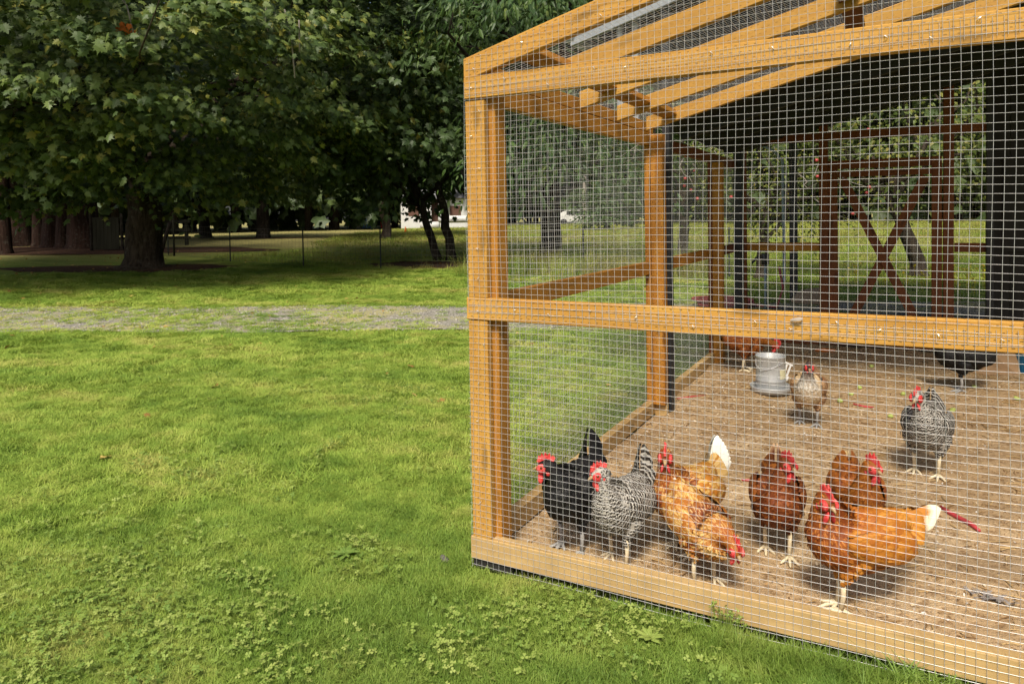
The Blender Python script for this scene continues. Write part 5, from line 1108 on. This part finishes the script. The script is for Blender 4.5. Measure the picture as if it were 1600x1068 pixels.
def on_lawn(x, y, path=True):
    k = ~((x > -1.555) & (x < 3) & (y > 2.497) & (y < 8.4)) & ~((x > -1.75) & (x < 4.2) & (y > 8.2) & (y < 11.7)) & ~((x > .8) & (y > 8) & (x < 3.3) & (y < 11.2))
    if path:
        s = -(x - PA[0]) * math.sin(R_(24)) + (y - PA[1]) * math.cos(R_(24)); t = (x - PA[0]) * math.cos(R_(24)) + (y - PA[1]) * math.sin(R_(24))
        k &= np.abs(s) > PW + .03 + .10 * np.sin(t * 1.9) * np.sin(t * .7)
    for cx, cy, rx, ry, rot in ((-29.5, 15.9, 8.5, 2.6, R_(28)), (-11.3, 17.2, 2.6, 1.1, R_(14)), (-19.4, 12.6, 3.2, 1.2, R_(30)), (-29.6, 27.0, 3.2, 1.0, R_(30)), (-22.1, 27.8, 1.8, .6, R_(30))):
        u = ((x - cx) * math.cos(rot) + (y - cy) * math.sin(rot)) / rx; v = (-(x - cx) * math.sin(rot) + (y - cy) * math.cos(rot)) / ry; k &= (u * u + v * v > .9 + .3 * NR.random(len(x)))
    return k
T1 = [tuft('tuft', 76, .055, .018, .040, .0027, (.3, 1.5), 10 + i, .6 * i) for i in range(6)]
PX, PY, PS, PH = [], [], [], []
for n, d0, d1, s, h in ((7600, 1.3, 4.0, 1.0, 1.0), (9000, 4.0, 7.5, 1.5, 1.15), (11000, 7.5, 14.0, 2.4, 1.35), (7500, 14.0, 22.5, 4.2, 1.5)):
    x, y = wedge(n, d0, d1); k = on_lawn(x, y); PX.append(x[k]); PY.append(y[k]); PS.append(np.full(k.sum(), s)); PH.append(np.full(k.sum(), h))
PX, PY, PS, PH = map(np.concatenate, (PX, PY, PS, PH)); n = len(PX)
patch = .85 + .3 * np.sin(PX * 1.9 + 1.3 * np.sin(PY * 1.1)) * np.sin(PY * 2.3 + PX * .7)
sc3 = np.stack([PS, PS, PH * patch * NR.uniform(.8, 1.2, n)], -1); rot = np.stack([NR.normal(0, .08, n), NR.normal(0, .08, n), NR.random(n) * 6.28], -1)
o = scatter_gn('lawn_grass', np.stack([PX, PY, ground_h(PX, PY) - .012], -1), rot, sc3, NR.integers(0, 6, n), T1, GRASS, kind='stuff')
# longer grass against the front sill and the left wall
T2 = [tuft('long_tuft', 26, .035, .05, .115, .0032, (.2, 1.1), 40 + i) for i in range(4)]
x1 = NR.uniform(-.75, 1.5, 380); y1 = 2.475 - np.abs(NR.normal(0, .06, 380)); x2 = -1.565 - np.abs(NR.normal(0, .05, 500)); y2 = NR.uniform(2.5, 8.3, 500)
X, Y = np.concatenate([x1, x2]), np.concatenate([y1, y2]); n = len(X)
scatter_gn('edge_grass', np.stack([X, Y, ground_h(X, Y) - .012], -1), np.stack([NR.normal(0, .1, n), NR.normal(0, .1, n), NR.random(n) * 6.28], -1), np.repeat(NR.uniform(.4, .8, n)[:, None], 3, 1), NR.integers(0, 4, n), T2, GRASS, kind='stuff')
# meadow beyond the fence and tall weeds along it
T3 = [tuft('meadow_tuft', 40, .30, .10, .32, .012, (.2, 1.0), 60 + i) for i in range(4)]
x, y = wedge(16000, 17.0, 75.0); s_ = .5
k = on_lawn(x, y) & (y > 15.9 + .05 * (x + 10) ** 2 * (x < -20)); x, y = x[k], y[k]; n = len(x); dd = np.hypot(x, y)
scatter_gn('meadow_grass', np.stack([x, y, ground_h(x, y)], -1), np.stack([NR.normal(0, .05, n), NR.normal(0, .05, n), NR.random(n) * 6.28], -1), np.stack([dd / 22, dd / 22, NR.uniform(.35, .8, n)], -1), NR.integers(0, 4, n), T3, MEADOW, kind='stuff')
T4 = [tuft('tall_weed', 22, .10, .25, .75, .008, (.1, .8), 80 + i) for i in range(4)]
x = NR.uniform(-9.4, -3.2, 420); y = 15.3 + .28 * (x + 9) * .6 + NR.normal(0, .35, 420); n = len(x)
scatter_gn('tall_weeds', np.stack([x, y, ground_h(x, y)], -1), np.stack([NR.normal(0, .1, n), NR.normal(0, .1, n), NR.random(n) * 6.28], -1), np.repeat(NR.uniform(.6, 1.15, n)[:, None], 3, 1), NR.integers(0, 4, n), T4, MEADOW, kind='stuff')
# weeds and stones on the gravel path
t = NR.uniform(0, 34, 18000) ; s = NR.uniform(-1, 1, 18000); wd = np.sin(t * .9 + 2 * s) * .5 + .5; lf = np.clip(1.3 - t / 13, .06, 1); k = NR.random(18000) < lf * (.3 + .7 * wd) * .55 + .08 * (np.abs(s) > .8)
t, s = t[k], s[k]; a = R_(24); x = PA[0] + t * math.cos(a) - s * PW * math.sin(a); y = PA[1] + t * math.sin(a) + s * PW * math.cos(a); n = len(x)
scatter_gn('path_weeds', np.stack([x, y, ground_h(x, y)], -1), np.stack([NR.normal(0, .1, n), NR.normal(0, .1, n), NR.random(n) * 6.28], -1), np.stack([NR.uniform(1.0, 2.2, n), NR.uniform(1.0, 2.2, n), NR.uniform(.5, 1.2, n)], -1), NR.integers(0, 3, n), [m.copy() for m in T1[:3]], GRASS_DRY, kind='stuff')
t = NR.uniform(0, 34, 15000); s = NR.uniform(-1.02, 1.02, 15000); x = PA[0] + t * math.cos(a) - s * PW * math.sin(a); y = PA[1] + t * math.sin(a) + s * PW * math.cos(a)
scat('path_stones', np.stack([x, y, ground_h(x, y) + .008], -1), .012, .04, [MB().ell((0, 0, 0), (.5, .38, .26), 7, 5).mesh('pebble')], litter_mat('path_stone', [(0, (.12, .115, .105)), (.5, (.24, .23, .205)), (1, (.36, .34, .30))]), .4)
# clover
def clover(seed, n=9, rad=.07):
    q = random.Random(seed); mb = MB()
    for _ in range(n):
        a = q.random() * 6.28; r = rad * math.sqrt(q.random()); c = np.array((r * math.cos(a), r * math.sin(a), q.uniform(.024, .046))); s = q.uniform(.006, .0098); a0 = q.random() * 6.28; tx, ty = q.uniform(-.4, .4), q.uniform(-.4, .4)
        for k in range(3):
            b0 = a0 + 2.094 * k; d = np.array((math.cos(b0), math.sin(b0))); e = np.array((-d[1], d[0])); V = [c]
            for u, v in ((.45, .42), (.95, .58), (1.25, .30), (1.15, 0), (1.25, -.30), (.95, -.58), (.45, -.42)):
                w = d * u * s + e * v * s; V.append(c + np.array((w[0], w[1], w[0] * tx + w[1] * ty + .12 * s * abs(v))))
            mb.add(V, [tuple(range(8))])
        mb.tube([(c[0] * .7, c[1] * .7, 0), c], .0008, 3, False)
    return mb.mesh('clover')
b = NB('clover_leaf', 0.55, 0.3); c = b.ramp(b.math('ADD', b.math('MULTIPLY', b.rand(), .6), b.math('MULTIPLY', b.noise(b.pos(), 60.0, 1), .5)), [(.2, (.12, .20, .035)), (.55, (.21, .29, .055)), (.85, (.30, .36, .09))]); b.color(c); b.translucent(c, .25); CLOVER = b.m
TC = [clover(200 + i) for i in range(5)]
pc = [(-2.47, 1.47, .45, 150), (-2.34, 1.76, .35, 70), (-3.14, 1.64, .5, 130), (-1.84, 1.66, .2, 20), (-2.06, 2.29, .16, 22), (-2.12, 2.45, .15, 16), (-1.38, 2.06, .16, 26), (-1.4, 1.89, .16, 20), (-.9, 2.38, .18, 34), (-.98, 2.26, .2, 32), (-3.66, 2.75, .3, 55), (-3.98, 4.72, .6, 110), (-.74, 2.43, .12, 16), (-1.17, 2.40, .15, 22), (-2.58, 1.25, .4, 120), (-2.83, 1.97, .3, 60), (-.26, 2.28, .2, 16), (-5.5, 4.2, .6, 60), (-3.0, 3.4, .5, 30)]
C_ = np.concatenate([np.stack([NR.normal(x, r * .85, int(m * .7)), NR.normal(y, r * .65, int(m * .7))], -1) for x, y, r, m in pc]); C_ = C_[on_lawn(C_[:, 0], C_[:, 1])]
n = len(C_); scatter_gn('clover', np.stack([C_[:, 0], C_[:, 1], ground_h(C_[:, 0], C_[:, 1]) - .008], -1), np.stack([NR.normal(0, .12, n), NR.normal(0, .12, n), NR.random(n) * 6.28], -1), np.repeat(NR.uniform(.75, 1.15, n)[:, None], 3, 1), NR.integers(0, 5, n), TC, CLOVER, kind='stuff')
def weed(label, x, y, z, n, ln, wd, up, mat=CLOVER, name='weed'):
    P = np.zeros((n, 3)); P[:] = (0, 0, .004); a = np.arange(n) * 2.4; e = NR.uniform(up[0], up[1], n)
    D = np.stack([np.cos(a), np.sin(a), e], -1); V, F, r = leaves_at(P, D, np.stack([-np.cos(a) * e, -np.sin(a) * e, np.ones(n)], -1), NR.uniform(.7, 1.1, n) * ln, (LANV * (1, wd, 1), LANF))
    t = thing(name, label, 'weed', (x, y, z)); link('leaves', mesh_np('leaves', V, F, attrs={'r': r}), mat, t); MB().tube([(0, 0, -.01), (0, 0, .01)], .004, 6).build('stem', mat, t); return t
weed('pale rosette weed lying flat in the lawn left of the run', -2.10, 2.34, .01, 12, .075, 1.2, (.2, .6))
weed('broad leaved weed in the lawn in front of the sill', -.74, 2.33, .01, 10, .06, 1.4, (.3, .9))
wt_ = thing('clover_plant', 'round leaved clover plant growing through the mesh onto the front sill', 'weed', (-.52, 2.475, .02))
o = link('leaves', clover(300, 26, .055), CLOVER, wt_); o.scale = (1.0, .5, 1.9); o = link('leaves', clover(301, 16, .05), CLOVER, wt_); o.scale = (1, .5, 1.3); o.location = (.03, 0, 0)
gt_ = thing('grass_clump', 'dark grass clump caught in the mesh of the front sill at right', 'grass clump', (.06, 2.470, .0))
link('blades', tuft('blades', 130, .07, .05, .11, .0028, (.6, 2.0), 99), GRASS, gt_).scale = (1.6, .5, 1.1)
# yellow flowers in the rough grass beyond the back wall
fl = MB(); V = []
for _ in range(170):
    x = rnd.uniform(-.9, 4.2); y = rnd.gauss(15.2, .5); z = gz(x, y) + rnd.uniform(.12, .45); fl.ell((x, y, z), (.026, .026, .014), 6, 4); fl.tube([(x, y, z - .3), (x, y, z)], .003, 3, False)
b = NB('yellow_petals', .7, .2); b.color((.70, .52, .03)); link('yellow_flowers', fl.mesh('yellow_flowers'), b.m, None, kind='stuff')
# apples
RED = plain('red_apple', (.36, .05, .05), .4, .4, .3, 20)
at_ = [o for o in bpy.data.objects if o.name == 'apple_tree'][0]
am = MB().ell((0, 0, 0), (.038, .038, .035), 10, 8).mesh('apple', True); am.materials.append(RED)
for i in range(34):
    d = ellipsoid_dirs(1, -.6, .5)[0]; o = link('apple', am, None, at_); o.location = tuple(np.array((.3, 0, 2.5)) + d * (2.0, 1.7, 2.0))

# dry leaves dropped on lawn, beds and path
x, y = wedge(900, 1.6, 30.0); k = on_lawn(x, y, False) | (np.hypot(x, y) > 14); k &= NR.random(len(x)) < np.clip((np.hypot(x, y) - 1) / 16, .06, 1); x, y = x[k], y[k]
lf_ = []
for i in range(3):
    V = MAPV.copy(); V[:, 2] += .12 * np.sin(V[:, 0] * 4 + i) + .10 * np.abs(V[:, 1]); lf_.append(mesh_np('dry_leaf', V, MAPF))
scat('fallen_leaves', np.stack([x, y, ground_h(x, y) + .012], -1), .035, .085, lf_, litter_mat('dry_leaf', [(0, (.14, .07, .025)), (.5, (.30, .17, .05)), (1, (.42, .32, .10))]), .35)
